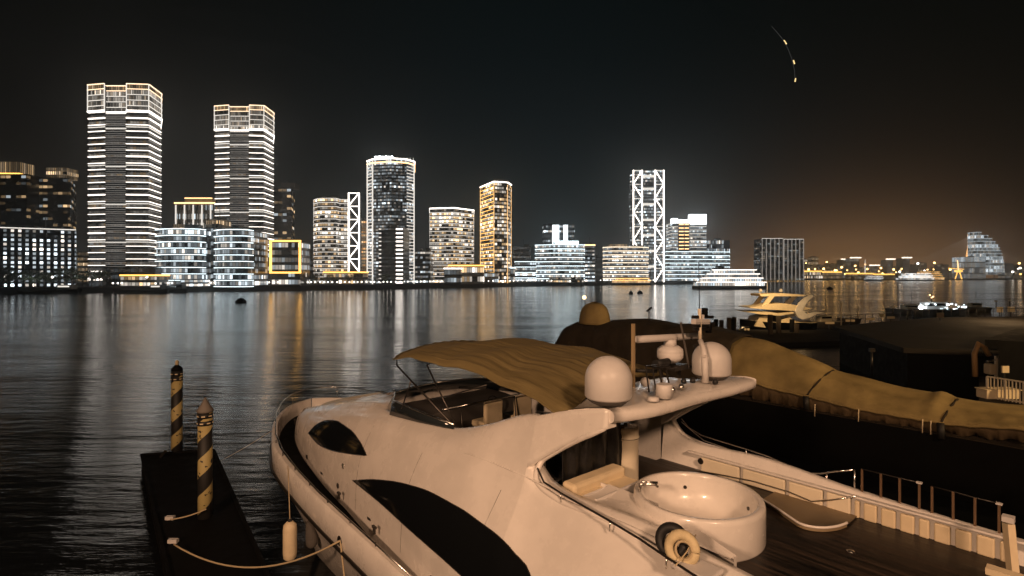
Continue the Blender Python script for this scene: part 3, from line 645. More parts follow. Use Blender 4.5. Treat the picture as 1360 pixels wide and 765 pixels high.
#        a      w0    z0    w1    z1    w2    z2    wr    zr    wi    zi    wf    zf    zc
SUP = [(-15.15, .55, 2.25, .54, 2.45, .50, 2.62, .46, 2.70, .35, 2.73, .18, 2.74, 2.75),
       (-14.9, 1.15, 2.25, 1.12, 2.50, 1.06, 2.74, 1.00, 2.84, .80, 2.90, .40, 2.93, 2.95),
       (-14.2, 1.55, 2.22, 1.52, 2.62, 1.44, 2.93, 1.34, 3.06, 1.05, 3.16, .5, 3.2, 3.22),
       (-12.6, 1.95, 2.2, 1.93, 2.90, 1.82, 3.30, 1.66, 3.48, 1.25, 3.60, .6, 3.66, 3.68),
       (-11.0, 2.20, 2.2, 2.18, 3.05, 2.02, 3.55, 1.82, 3.80, 1.35, 3.98, .7, 4.06, 4.08),
       (-9.0, 2.42, 2.15, 2.40, 3.25, 2.18, 3.95, 1.92, 4.22, 1.4, 4.42, .7, 4.50, 4.52),
       (-7.4, 2.52, 2.10, 2.52, 3.35, 2.25, 4.2, 1.96, 4.50, 1.5, 4.66, .75, 4.72, 4.74),
       (-6.6, 2.58, 2.05, 2.58, 3.4, 2.28, 4.30, 1.98, 4.60, 1.80, 4.66, 1.70, 4.15, 4.12),
       (-5.0, 2.68, 2.0, 2.68, 3.45, 2.32, 4.42, 2.00, 4.74, 1.84, 4.76, 1.74, 4.12, 4.10),
       (-3.6, 2.78, 1.9, 2.76, 3.5, 2.36, 4.52, 1.97, 4.88, 1.82, 4.90, 1.74, 4.12, 4.10),
       (-2.6, 2.84, 1.85, 2.80, 3.5, 2.36, 4.62, 1.95, 5.17, 1.80, 5.18, 1.74, 4.12, 4.10),
       (-1.45, 2.90, 1.8, 2.84, 3.4, 2.30, 4.55, 1.92, 5.58, 1.76, 5.60, 1.72, 4.12, 4.10),
       (-1.15, 2.92, 1.8, 2.86, 3.4, 2.30, 4.50, 1.95, 5.66, 1.76, 5.66, 1.72, 4.12, 4.10)]
#  aft coaming (after the opening)
LOW = [(-1.15, 2.92, 1.8, 2.86, 3.4, 2.42, 4.35, 2.02, 4.84, 1.84, 4.86, 1.74, 4.10, 4.10),
       (-.80, 2.93, 1.8, 2.88, 3.4, 2.44, 4.22, 2.06, 4.58, 1.84, 4.62, 1.74, 4.10, 4.10),
       (-.3, 2.95, 1.8, 2.90, 3.4, 2.46, 4.15, 2.10, 4.50, 1.84, 4.56, 1.74, 4.10, 4.10),
       (.8, 2.98, 1.8, 2.92, 3.4, 2.48, 4.15, 2.12, 4.52, 1.84, 4.60, 1.74, 4.10, 4.10),
       (2.5, 3.0, 1.75, 2.92, 3.3, 2.48, 4.10, 2.10, 4.38, 1.84, 4.46, 1.74, 4.10, 4.10),
       (7.0, 3.0, 1.7, 2.90, 3.2, 2.42, 3.95, 2.06, 4.24, 1.84, 4.28, 1.74, 4.10, 4.10)]
def half_sec(row):
    w0, z0, w1, z1, w2, z2, wr, zr, wi, zi, wf, zf, zc = row
    P = [(w0, z0), (w1, z1), (w2, z2), (wr, zr)]; out_ = []
    for i in range(3):                                     # Catmull-Rom along the outer skin
        p0 = P[max(i - 1, 0)]; p1 = P[i]; p2 = P[i + 1]; p3 = P[min(i + 2, 3)]
        for k in range(5):
            t = k / 5; out_.append(tuple(.5 * (2 * p1[j] + (p2[j] - p0[j]) * t + (2 * p0[j] - 5 * p1[j] + 4 * p2[j] - p3[j]) * t * t + (3 * p1[j] - p0[j] - 3 * p2[j] + p3[j]) * t ** 3) for j in (0, 1)))
    out_ += [(wr, zr), ((wr + wi) / 2, max(zr, zi) + .02), (wi, zi), (wf, zf), (0, zc)]
    return out_
def shell(tab, a0, a1, n, cap0, cap1):
    m = MB(); rows = []
    for a in lin(a0, a1, n):
        h_ = half_sec(cat_rom(tab, a)); rows.append([(a, -s, z) for s, z in h_] + [(a, s, z) for s, z in reversed(h_[:-1])])
    m.grid(rows); L = len(rows[0])
    if cap0: m.face(list(range(L)))
    if cap1: m.face([(n - 1) * L + i for i in reversed(range(L))])
    return m
m = shell(SUP, -15.15, -1.15, 86, True, False); 
o = m.build('superstructure', GEL, yacht)
def resample(P, n):
    L = [0]
    for p, q in zip(P, P[1:]): L.append(L[-1] + math.dist(p, q))
    o = []; j = 0
    for i in range(n):
        t = L[-1] * i / (n - 1)
        while j < len(P) - 2 and L[j + 1] < t: j += 1
        f = (t - L[j]) / max(1e-9, L[j + 1] - L[j]); o.append((P[j][0] + (P[j + 1][0] - P[j][0]) * f, P[j][1] + (P[j + 1][1] - P[j][1]) * f))
    return o
_supP = half_sec(SUP[-1][1:])[:16]
_trunc = [p for p in _supP if p[1] < 4.84]
for (s0, z0), (s1, z1) in zip(_supP, _supP[1:]):
    if z0 < 4.84 <= z1: f_ = (4.84 - z0) / (z1 - z0); _trunc.append((s0 + (s1 - s0) * f_, 4.84)); break
_trunc = resample(_trunc, 16)
def low_sec(a):
    h_ = half_sec(cat_rom(LOW, a)); t = min(1, max(0, (a + 1.15) / 2.2)); t = t * t * (3 - 2 * t)
    q = resample(h_[:16], 16); zt = q[-1][1]
    base = [(x, z0_ if z0_ < 3 else 3 + (z0_ - 3) * (zt - 3) / 1.84) for x, z0_ in _trunc]
    return [(b[0] + (c[0] - b[0]) * t, b[1] + (c[1] - b[1]) * t) for b, c in zip(base, q)] + h_[16:]
m = MB(); rows = []
for a in lin(-1.15, 7.0, 80):
    h_ = low_sec(a); rows.append([(a, -s, z) for s, z in h_] + [(a, s, z) for s, z in reversed(h_[:-1])])
m.grid(rows); L = len(rows[0]); m.face([79 * L + i for i in reversed(range(L))]); m.build('flybridge_coaming', GEL, yacht)
MB().grid([[(a, y, 4.118) for y in (-1.72, 0, 1.72)] for a in (-6.4, -1, 3, 7)], smooth=False).build('flybridge_deck', TEAK, yacht)
def skin(a, z):
    h_ = (half_sec(cat_rom(SUP, a)) if a < -1.15 else low_sec(a))[:16]
    for (s0, z0), (s1, z1) in zip(h_, h_[1:]):
        if z0 <= z <= z1: return s0 + (s1 - s0) * (z - z0) / (z1 - z0)
    return h_[0][0] if z < h_[0][1] else h_[-1][0]
def on_skin(px, py):
    s = 2.3
    for _ in range(25):
        p = on_s(px, py, -s); s = .5 * s + .5 * skin(p.x, p.z)
    return on_s(px, py, -s)
def smooth_poly(pts, n=6):
    o = []; L = len(pts)
    for i in range(L):
        (p0, p1, p2, p3) = (pts[(i - 1) % L], pts[i], pts[(i + 1) % L], pts[(i + 2) % L])
        sharp1, sharp2 = len(p1) > 2, len(p2) > 2
        if sharp1: p0 = p1
        if sharp2: p3 = p2
        for k in range(n):
            t = k / n; o.append(tuple(.5 * (2 * p1[j] + (p2[j] - p0[j]) * t + (2 * p0[j] - 5 * p1[j] + 4 * p2[j] - p3[j]) * t * t + (3 * p1[j] - p0[j] - 3 * p2[j] + p3[j]) * t ** 3) for j in (0, 1)))
    return o
def side_window(name, lower, upper, mirror=True, out=.012):
    """glass lying on the side skin between a lower and an upper outline in (a, z)"""
    a0 = lower[0][0]; a1 = lower[-1][0]
    def f(tab, a):
        return cat_rom(tab, a)[0]
    for sg in ((-1, 1) if mirror else (-1,)):
        rows = []
        for a in [a0 + (a1 - a0) * (i / 63) ** 1.35 for i in range(64)]:
            lo, up = f(lower, a), max(f(upper, a), f(lower, a) + .002)
            rows.append([(a, sg * (skin(a, z) + out), z) for z in lin(lo, up, 9)])
        g_ = MB().grid(rows).build(name, BLACKG, yacht, solid=0)
        for k in (0, 8): MB().tube([r_[k] for r_ in rows[:-1]], .011, 6).build('window_gasket', DSTEEL, g_)
def az_line(pts): 
    q = sorted([(p.x, p.z) for p in (on_skin(*x) for x in pts)]); return q
# shark fin saloon window: outline points on the port side
lo = az_line([(469, 638), (500, 663), (540, 699), (580, 734), (620, 770), (650, 800), (690, 830)])
up = az_line([(469, 638), (500, 637), (540, 643), (575, 655), (610, 674), (640, 695), (667, 716), (685, 736), (700, 752), (720, 785), (738, 830)])
a1 = max(lo[-1][0], up[-1][0]) ; a1 = min(lo[-1][0], up[-1][0])
lo = [p for p in lo if p[0] < a1] + [(a1 + .7, lo[-1][1] + .05)]; up = [p for p in up if p[0] < a1] + [(a1 + .7, lo[-1][1] + .06)]
side_window('saloon_window', lo, up)
lo = az_line([(410, 575), (420, 587), (438, 597), (462, 602), (488, 605)]); up = az_line([(410, 575), (422, 563), (437, 558), (452, 561), (466, 571), (478, 586), (488, 605)])
a0, a1 = max(lo[0][0], up[0][0]), min(lo[-1][0], up[-1][0])
side_window('cabin_window', lo, up)
print('windows', [tuple(round(v, 2) for v in p) for p in lo], [tuple(round(v, 2) for v in p) for p in up])

# radar arch: two fins and the wing between them
OPEN = [(-1.15, 4.84), (-.95, 5.0), (-.42, 5.36), (.0, 5.60), (.35, 5.76), (.8, 5.90)]
RIDG = [(-1.15, 5.66), (-.95, 5.72), (-.68, 5.81), (.0, 5.98), (.35, 6.04), (.8, 6.06)]
def supskin(z):
    for (s0, z0), (s1, z1) in zip(_supP, _supP[1:]):
        if z0 <= z <= z1: return s0 + (s1 - s0) * (z - z0) / (z1 - z0)
    return _supP[-1][0]
for sg, nm in ((-1, 'arch_fin'), (1, 'arch_fin')):
    rows_o, rows_i = [], []
    for k in range(16):
        t = k / 15; a = -1.15 + 1.50 * t
        lo_, up_ = cat_rom(OPEN, a)[0], cat_rom(RIDG, a)[0]
        ro = [(a, sg * ((1 - t * t * (3 - 2 * t)) * supskin(z) + t * t * (3 - 2 * t) * (2.02 - .10 * ((z - 4.84) / 1.2))), z) for z in lin(lo_, up_, 7)]
        ri = [(a, sg * 1.74, z) for z in reversed(lin(lo_, up_, 7))]
        rows_o.append(ro + ri)
    m = MB().grid(rows_o, closed=True); m.face([15 * 14 + i for i in range(14)]); m.build(nm, GEL, yacht)
rows = []
for s in lin(-1.90, 2.10, 25):
    e = abs(s / 2.1); tip = max(0, e - .9) / .1 if s > 0 else 0
    a0, a1 = -.75 + .15 * e, (.80 - .12 * (1 - e) if s > 0 else .68 - .36 * e ** 4) ; zt = 6.06 - .04 * e ** 2; th = .24 * (1 - .5 * tip ** 2)
    am = (a0 + a1) / 2; hw = (a1 - a0) / 2 * (1 - .12 * tip ** 2)
    sec = []
    for k in range(20):
        an = 2 * PI * k / 20; cx_ = math.copysign(abs(math.cos(an)) ** .35, math.cos(an)); sz_ = math.copysign(abs(math.sin(an)) ** .7, math.sin(an))
        aa = am + hw * cx_; b_ = min(1, max(0, (abs(s) - .9) / 1.0)); b_ = b_ * b_ * (3 - 2 * b_)
        sec.append((aa, s, zt - th / 2 + th / 2 * sz_ + (cat_rom(RIDG, aa)[0] + .015 - zt) * b_))
    rows.append(sec)
m = MB().grid(rows, closed=True); m.face([i for i in range(20)]); m.face([24 * 20 + i for i in reversed(range(20))]); m.build('arch_wing', GEL, yacht)

# domes and antennas on the wing
def dome(a, s, z, r, hgt_):
    d = MB().lathe((a, s, z), [(r * .93, .10), (r * 1.0, .13), (r * 1.0, hgt_ * .52)] + [(r * math.cos(t), hgt_ * .52 + (hgt_ * .48) * math.sin(t)) for t in lin(.12, PI / 2 - .02, 12)], 32).build('satellite_dome', WHITEP, yacht)
    MB().lathe((a, s, z), [(r * .55, 0), (r * .72, .03), (r * .92, .09), (r * .94, .115)], 32).build('dome_base', PANT, d)
pdm = on_z(808, 536, 6.06); dome(pdm.x, pdm.y, 6.05, .36, .74)
sdm = on_z(945, 503, 6.04); dome(sdm.x, sdm.y, 6.03, .36, .72)
rp = on_z(890, 500, 6.06)
a_, s_ = rp.x - .25, rp.y
c0 = on_s(890, 478, s_); 
MB().lathe((c0.x, c0.y, c0.z + .02), [(.10, -.10), (.2, -.02), (.245, .03), (.25, .12), (.245, .13), (.25, .14), (.24, .2), (.16, .26), (.02, .27)], 28).build('radome', WHITEP, yacht)
MB().box((c0.x, c0.y, c0.z - .12), (.5, .45, .10)).bar((c0.x - .1, c0.y - .15, 6.05), (c0.x - .1, c0.y - .15, c0.z - .1), .05).bar((c0.x + .1, c0.y + .15, 6.05), (c0.x + .1, c0.y + .15, c0.z - .1), .05).build('antenna_platform', DSTEEL, yacht)
b0, b1 = on_s(842, 449, s_ - .15), on_s(930, 448, s_ + .12)
b0.x = c0.x - .35; b1.x = c0.x + .35
q0 = on_s(842, 450, s_ - .05); 
MB().tube([c0 + Vector((0, 0, .28)), c0 + Vector((0, 0, .40))], .12, 12).build('scanner_pedestal', WHITEP, yacht)
def pt(px, py, a):                                     # sight line meets the athwartships plane x = a
    k = (px - CX) / F; Y = (a + YO.x * AX.x + YO.y * AX.y) / (k * AX.x + AX.y); r = Vector((k * Y, Y, 0)) - YO
    return Vector((a, r.dot(SX), H - (py - CY) / F * Y))
s0, s1 = pt(845, 451, c0.x), pt(931, 446, c0.x)
MB().tube([s0 + Vector((0, 0, 0)), s0 + Vector((0, .03, 0)), s1 - Vector((0, .03, 0)), s1], [.04, .068, .068, .04], 12).build('radar_scanner', WHITEP, yacht)
p0, p1 = pt(841, 521, -.35), pt(841, 430, -.35); MB().bar(p0, p1, .05).build('antenna_post', pr('tan_post_paint', (.30, .22, .12), .5), yacht)
p0, p1 = pt(915, 488, -.2), pt(904, 428, -.2); MB().bar(p0, p1, .026).build('antenna_stay', PANT, yacht)
p0, p1 = pt(937, 508, .32), pt(936, 474, .32); MB().tube([p0, p1], .062, 12).tube([p1, pt(934, 462, .2), pt(930, 452, .1)], .05, 10).build('mast_tube', WHITEP, yacht)
p1, p2, p3 = pt(930, 455, -.1), pt(929, 410, -.1), pt(928, 348, -.1); MB().tube([p1, p2], .035, 8).build('mast', GEL2, yacht); MB().tube([p2, p3], .008, 5).build('whip_antenna', DSTEEL, yacht)
for x0, x1, y, hh, mt in ((920, 946, 421, .03, DSTEEL), (922, 947, 431, .05, DSTEEL), (921, 940, 427, .05, WHITEP), (922, 944, 437, .03, DSTEEL)):
    q0, q1 = pt(x0, y, -.12), pt(x1, y, -.12); MB().bar(q0, q1, hh * 2).build('mast_crossbar', mt, yacht)
for x, y, r_, mt in ((936, 415, .06, DARKP), (941, 436, .06, DARKP), (932, 424, .05, WHITEP)):
    q = pt(x, y, -.12); MB().lathe(q, [(r_, -.09), (r_, .09)], 10).build('navigation_light', mt, yacht)
q = pt(885, 483, -.15); MB().tube([q + Vector((-.1, -.2, 0)), q + Vector((-.1, .2, 0))], .075, 12).build('horn', RUB, yacht)
for x, y in ((857, 492), (905, 486)):
    q = pt(x, y, -.3); MB().tube([q + Vector((-.12, -.15, 0)), q + Vector((.12, .18, -.02))], .035, 8).build('loudspeaker', DSTEEL if x > 880 else RUB, yacht)
q = on_z(882, 528, 6.07); MB().lathe(q, [(.13, 0), (.13, .2), (.11, .22)], 20).build('light_housing', WHITEP, yacht)
q = on_z(868, 532, 6.07); MB().lathe(q, [(.10, 0), (.08, .05), (.02, .06)], 16).build('small_antenna', WHITEP, yacht)
q = on_z(857, 515, 6.07); MB().ball(q + Vector((0, 0, .1)), .085, 10).build('searchlight', WHITEP, yacht)
for x, y in ((920, 508), (905, 517), (893, 521), (950, 510), (908, 509)):
    q = on_z(x, y, 6.07); MB().lathe(q, [(.05, 0), (.05, .05), (.03, .09)], 10).build('fitting', CHROME if x % 2 else RUB, yacht)
for i in range(4):
    q = on_z(862 + i * 9, 521 - i * 3, 6.07); MB().bar(q, q + Vector((-.1, .05, .42 - .05 * i)), .02).bar(q + Vector((-.1, .05, .42 - .05 * i)), q + Vector((-.1, .4, .40 - .05 * i)), .02).build('antenna_bracket', DSTEEL, yacht)

# bimini: port edge dips to its aft corner by the port dome
NB = 20; rows = []
ra = [(-6.15, 6.05, 1.95), (-5.2, 6.18, 1.95), (-4.2, 6.22, 1.93), (-3.2, 6.20, 1.92), (-2.2, 6.10, 1.92), (-1.5, 6.02, 1.9)]
for i, a in enumerate(lin(-6.15, -1.5, 22)):
    z, w_ = cat_rom(ra, a); r_ = []
    for k in range(65):
        u = -1 + 2 * k / 64; sag = .03 * math.sin(a * 2.6 + u * 3) + .012 * math.sin(a * 7 + u * 5) + .014 * abs(math.sin(u * 19 + a * .8)) + .008 * math.sin(u * 43 - a * 1.2)
        r_.append((a - .30 * (1 - u * u), u * w_, z + .20 * (1 - abs(u) ** 2.4) + sag - .05 * (abs(u) > .95)))
    rows.append(r_)
# the canvas sags between its bows
for i, r_ in enumerate(rows):
    a = r_[0][0]; sg_ = -.055 * abs(math.sin((a + 6.15) / 1.45 * PI)) + .0
    rows[i] = [(p[0], p[1], p[2] + sg_ * (1 - abs(p[1] / 1.95) ** 4)) for p in r_]
# drop flap running aft and down
last = rows[-1]
for j, (da, dz) in enumerate(((.3, -.06), (.65, -.17), (1.0, -.26))):
    rows.append([(p[0] + da * (.45 + .55 * (1 - (p[1] / 1.9 + 1) / 2) ** .6), p[1], p[2] + dz * (.35 + .65 * (1 - (p[1] / 1.9 + 1) / 2)) - .01 * math.sin(p[1] * 14 + j)) for p in last])
TARP = pr('olive_canvas', (.19, .145, .058), .82, noise=(1.6, .22), bump=(3.0, .5, .05))
for n_ in TARP.node_tree.nodes:
    if n_.type == 'TEX_NOISE':
        mp_ = N(TARP.node_tree, 'ShaderNodeMapping', inp={'Scale': (.45, 3.0, .8), 'Rotation': (0, 0, .25)}); TARP.node_tree.links.new(n_.inputs['Vector'].links[0].from_socket, mp_.inputs['Vector']); TARP.node_tree.links.new(mp_.outputs[0], n_.inputs['Vector'])
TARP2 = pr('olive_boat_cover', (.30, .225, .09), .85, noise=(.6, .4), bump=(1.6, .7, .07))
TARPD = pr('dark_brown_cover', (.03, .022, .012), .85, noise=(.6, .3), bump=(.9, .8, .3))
MB().grid(rows).build('bimini_canopy', TARP, yacht, solid=.015)
for k in (0, 64): MB().tube([rows[i][k] for i in range(len(rows))], .016, 6).build('canopy_hem', TARP, yacht)
MB().tube(rows[-1], .016, 6).build('canopy_hem', TARP, yacht); MB().tube(rows[0], .018, 6).build('canopy_hem', TARP, yacht)
for i in (7, 14): MB().tube([(p[0], p[1], p[2] + .004) for p in rows[i]], .008, 5).build('canopy_seam', TARP, yacht)
for k, e in ((2, (-1.2, -1.9, 5.72)), (62, (-1.2, 1.9, 5.72))): MB().bar(rows[-1][k], e, .018, .006).build('canopy_strap', RUB, yacht)
# bimini frame
def tb(name, pts, r, mt=DSTEEL): return MB().tube(pts, r, 7).build(name, mt, yacht)
for sg in (-1, 1):
    tb('bimini_bow', [(-6.45, 0, 6.2), (-6.40, sg * 1.0, 6.16), (-6.22, sg * 1.8, 6.05), (-6.0, sg * 1.93, 5.9), (-3.7, sg * 1.9, 4.95)], .022)
    tb('bimini_bow', [(-4.9, 0, 6.33), (-4.85, sg * 1.4, 6.22), (-4.7, sg * 1.9, 6.06), (-3.6, sg * 1.9, 4.98)], .018)
    tb('bimini_strut', [(-5.35, sg * 1.92, 5.62), (-5.9, sg * 1.9, 4.75)], .016)
    tb('bimini_strut', [(-4.55, sg * 1.9, 5.3), (-2.6, sg * 1.88, 5.95)], .014)
    tb('windscreen_rail', [(-3.6, sg * 1.93, 4.99), (-5.0, sg * 1.94, 5.00), (-6.3, sg * 1.86, 5.0), (-6.95, sg * 1.45, 5.03), (-7.15, sg * .8, 5.05), (-7.2, 0, 5.06)], .02, CHROME)
tb('cross_rail', [(-4.4, -1.7, 5.1), (-4.3, .9, 5.15)], .02, CHROME); tb('cross_rail', [(-4.4, -1.2, 5.1), (-4.3, -1.2, 4.2)], .018); tb('cross_rail', [(-4.4, .4, 5.1), (-4.3, .4, 4.2)], .018)
# windscreen
rows = []
for (a0, y0, z0), (a1, y1, z1) in (((-3.6, -1.96, 4.9), (-3.6, -1.93, 4.98)), ((-5.0, -1.98, 4.76), (-5.0, -1.94, 4.99)), ((-6.3, -1.96, 4.66), (-6.3, -1.86, 4.99)), ((-7.1, -1.6, 4.66), (-6.95, -1.45, 5.02)), ((-7.45, -.9, 4.72), (-7.15, -.8, 5.04)), ((-7.55, 0, 4.76), (-7.2, 0, 5.05)), ((-7.45, .9, 4.72), (-7.15, .8, 5.04)), ((-7.1, 1.6, 4.66), (-6.95, 1.45, 5.02)), ((-6.3, 1.96, 4.66), (-6.3, 1.86, 4.99)), ((-5.0, 1.98, 4.76), (-5.0, 1.94, 4.99)), ((-3.6, 1.96, 4.9), (-3.6, 1.93, 4.98))):
    rows.append([(a0, y0, z0), ((a0 + a1) / 2, (y0 + y1) / 2, (z0 + z1) / 2), (a1, y1, z1)])
MB().grid(rows).build('windscreen', pr('smoked_acrylic', (.02, .025, .028), .06), yacht, solid=.012)
# helm console, seats, dark covers inside the flybridge
MB().grid([[(a, y, z) for y in lin(-1.6, 1.6, 9)] for a, z in ((-7.0, 4.70), (-6.3, 4.72), (-5.7, 4.66), (-5.5, 4.4), (-5.5, 4.13))], smooth=False).build('helm_console', pr('helm_grey', (.06, .055, .05), .5), yacht)
MB().torus((-5.35, .5, 4.75), .17, .016, M=Matrix.Rotation(1.2, 3, 'Y')).build('steering_wheel', RUB, yacht)
for y in (-.2, .75):
    s_o = MB().box((-4.75, y, 4.48), (.5, .55, .16)).build('helm_seat', CREAM, yacht, bev=.05)
    MB().box((-4.48, y, 4.78), (.12, .55, .55)).build('seat_back', CREAM, s_o, bev=.05); MB().box((-4.75, y, 4.25), (.2, .2, .28)).build('seat_post', DSTEEL, s_o)
s_o = MB().box((-3.0, -.9, 4.40), (.62, .9, .28)).build('lounge_seat', CREAM, yacht, bev=.06); MB().box((-3.3, -.9, 4.70), (.14, .85, .42)).build('seat_back', CREAM, s_o, bev=.05)
MB().grid([[(a, y, 4.62 + .10 * math.sin(a * 4 + y * 2) + (.12 if abs(y) < 1.3 else 0)) for y in lin(-1.72, -.1, 9)] + [(a, .0, 4.13)] for a in lin(-2.6, -.9, 12)]).build('furniture_cover', BLKVINYL, yacht, solid=.02)
MB().grid([[(a, y, 4.55 + .08 * math.sin(a * 5 + y * 3)) for y in lin(.0, 1.72, 9)] for a in lin(-4.0, -2.6, 9)]).build('furniture_cover', BLKVINYL, yacht, solid=.02)
rows = [[(-.82 + .04 * math.sin(y * 17) + .02 * math.sin(y * 41 + z * 6), y, z) for z in lin(4.2, 5.55, 8)] for y in lin(-1.73, -.05, 34)]
MB().grid(rows).build('hanging_cover', BLKVINYL, yacht, solid=.015)

# aft flybridge: pillar with steel cap, sofa, moulded deck, tub
pc = on_z(832, 566, 5.15)
pl = MB().lathe((pc.x, pc.y, 4.1), [(.24, 0), (.225, .06), (.225, .82), (.24, .84), (.24, .87), (.225, .89), (.235, 1.0), (.22, 1.05)], 30).build('bar_pillar', GEL2, yacht)
MB().lathe((pc.x, pc.y, 4.1), [(.20, 1.05), (.19, 1.08), (.06, 1.085), (.05, 1.12), (.01, 1.12)], 24).build('steel_cap', CHROME, pl)
MB().lathe((pc.x, pc.y, 4.1), [(.243, .850), (.243, .862)], 30).build('seam', DSTEEL, pl)
sf = MB().box((-.60, -1.10, 4.36), (.30, 1.35, .56)).build('sofa', CREAM, yacht, bev=.06)
MB().box((-.28, -1.08, 4.42), (.42, 1.30, .13)).build('seat_cushion', CREAM, sf, bev=.05); MB().box((-.06, -1.08, 4.47), (.05, 1.3, .14)).build('seat_front', WHITEP, sf, bev=.015)
TUBC = on_z(926, 655, 4.68); ta, ts = TUBC.x, TUBC.y; TR = .955
print('tub', ta, ts)
prof = [(TR - .01, 4.10), (TR, 4.14), (TR, 4.60), (TR - .01, 4.655), (TR - .03, 4.68), (TR - .085, 4.68), (TR - .105, 4.665), (TR - .115, 4.62), (TR - .14, 4.40), (TR - .20, 4.20), (TR - .32, 4.15), (.02, 4.145)]
tub = MB().lathe((ta, ts, 0), prof, 64).build('spa_tub', GEL, yacht)
for ang in (2.2, 2.5, 1.25, 3.9, .1):
    z = 4.42; r_ = TR - .135; p = Vector((ta + math.cos(ang - PI * .5) * r_, ts + math.sin(ang - PI * .5) * r_, z + .05 * math.sin(ang * 5)))
    dr = (Vector((ta, ts, p.z)) - p).normalized(); MB().tube([p - dr * .01, p + dr * .018], .028, 12).build('water_jet', DSTEEL, tub)
MB().tube([(ta - .62, ts - .62, 4.68), (ta - .60, ts - .60, 4.80), (ta - .45, ts - .45, 4.80), (ta - .42, ts - .42, 4.76)], .022, 8).build('tap', CHROME, tub)
MB().tube([(ta - .72, ts - .45, 4.68), (ta - .70, ts - .44, 4.76), (ta - .5, ts - .3, 4.77)], .02, 8).build('tap', CHROME, tub)
# moulded sun deck joining coaming and tub
rows = []
for a in lin(-.28, ta + 1.15, 30):
    r_ = []
    dd = TR ** 2 - (a - ta) ** 2; inner = ts - .55 if a < ta - .77 else (ts - math.sqrt(dd) if a < ta + .42 else ts - .857 - .40 * (a - ta - .42))
    for k in range(9):
        t = k / 8; y = -1.86 + (inner + .06 + 1.86) * t; r_.append((a, y, 4.555 - .10 * t * (1 - t) * 2 + .0 * a))
    rows.append(r_)
m = MB().grid(rows); m.build('moulded_deck', GEL, yacht)
MB().grid([[(-.28, y, z) for z in (4.1, 4.54)] for y in (-1.8, ts - .5)], smooth=False).build('deck_riser', WHITEP, yacht)
MB().box(((ta - .5 - .28) / 2 + .0, ts - .51, 4.32), (ta - .5 + .28 + .3, .02, .45)).build('deck_riser', GEL, yacht)
MB().grid([[(ta + .42 + d, ts - .80 - .40 * d, z) for z in (4.12, 4.555)] for d in (0, .73)], smooth=False).grid([[(ta + 1.15, y, z) for z in (4.12, 4.555)] for y in (ts - 1.09, -1.8)], smooth=False).build('deck_riser', GEL, yacht)
# bright rounded rim round the side openings and the crease along the topside
for sg in (-1, 1):
    pr_ = [(a, sg * (1.93 if a > -.8 else 1.97), cat_rom(OPEN, a)[0] - .0) for a in lin(.3, -1.15, 12)]
    low_ = [(a, sg * (low_sec(a)[15][0] - .03), low_sec(a)[15][1] + .0) for a in lin(-1.13, 6.9, 60)]
    q_ = pr_[:11] + low_[1:]
    for _ in range(2): q_ = [q_[0]] + [tuple(u + (v - u) * f_ for u, v in zip(m_, n_)) for m_, n_ in zip(q_, q_[1:]) for f_ in (.25, .75)] + [q_[-1]]
    MB().tube(q_, [min(.05, .012 + .004 * i) for i in range(len(q_))], 10).build('opening_rim', GEL, yacht)
cr_ = [on_skin(x, y) for x, y in ((596, 598), (625, 604), (660, 617), (700, 634), (750, 659), (800, 686), (850, 714), (900, 742), (950, 770))]
MB().tube([p + Vector((0, .006, 0)) for p in cr_], [.003] + [.016] * 7 + [.01], 8).build('topside_crease', GEL, yacht)
# black rail and cable on the port coaming
pts = [on_z(x, y, z) for x, y, z in ((714, 622, 4.86), (722, 640, 4.72), (745, 655, 4.66), (775, 672, 4.64), (810, 692, 4.63), (850, 716, 4.62), (885, 740, 4.60), (925, 766, 4.58), (960, 790, 4.56))]
tb('port_handrail', pts, .016)
for i in (2, 4, 6): p = pts[i]; tb('rail_post', [p, (p.x, p.y, p.z - .14)], .012, CHROME)
# life rings and rope on the tub step
lr = on_z(905, 727, 4.70)
wn_ = Vector((-.55, -.8, .30)); Mx = Vector((wn_.dot(AX), wn_.dot(SX), wn_.z)).to_track_quat('Z', 'Y').to_matrix()
RING = pr('life_ring_cover', (.60, .50, .30), .7, noise=(6, .3))
for k, dx in enumerate((0, -.17)):
    c = Vector((lr.x + .02, lr.y - .02, 4.70)) if k == 0 else Vector((lr.x - .14, lr.y + .02, 4.72)); 
    w3 = yacht.matrix_basis; 
    o = MB().torus(c, .155, .062, M=Mx).build('life_ring', RING if k == 0 else RUB); o.location = YO; o.rotation_euler = (0, 0, math.atan2(AX.y, AX.x))
    tag(o, ('yellowed white life ring hanging on the edge beside spa tub', 'dark life ring hung behind the yellowed one beside spa tub')[k], 'life ring')
o = MB().torus((lr.x + .07, lr.y - .06, 4.71), .10, .016, M=Mx).tube([(lr.x + .10, lr.y - .30, 4.62), (lr.x + .12, lr.y - .08, 4.72), (lr.x + .10, lr.y + .16, 4.84)], .009, 6).build('rope_coil', ROPE); o.location = YO; o.rotation_euler = (0, 0, math.atan2(AX.y, AX.x)); tag(o, 'thin coiled rope tied across the yellowed life ring', 'rope')
q = on_z(925, 752, 4.58); MB().box((q.x, q.y, q.z - .02), (.5, .35, .06)).build('step_plate', WHITEP, yacht, bev=.02)

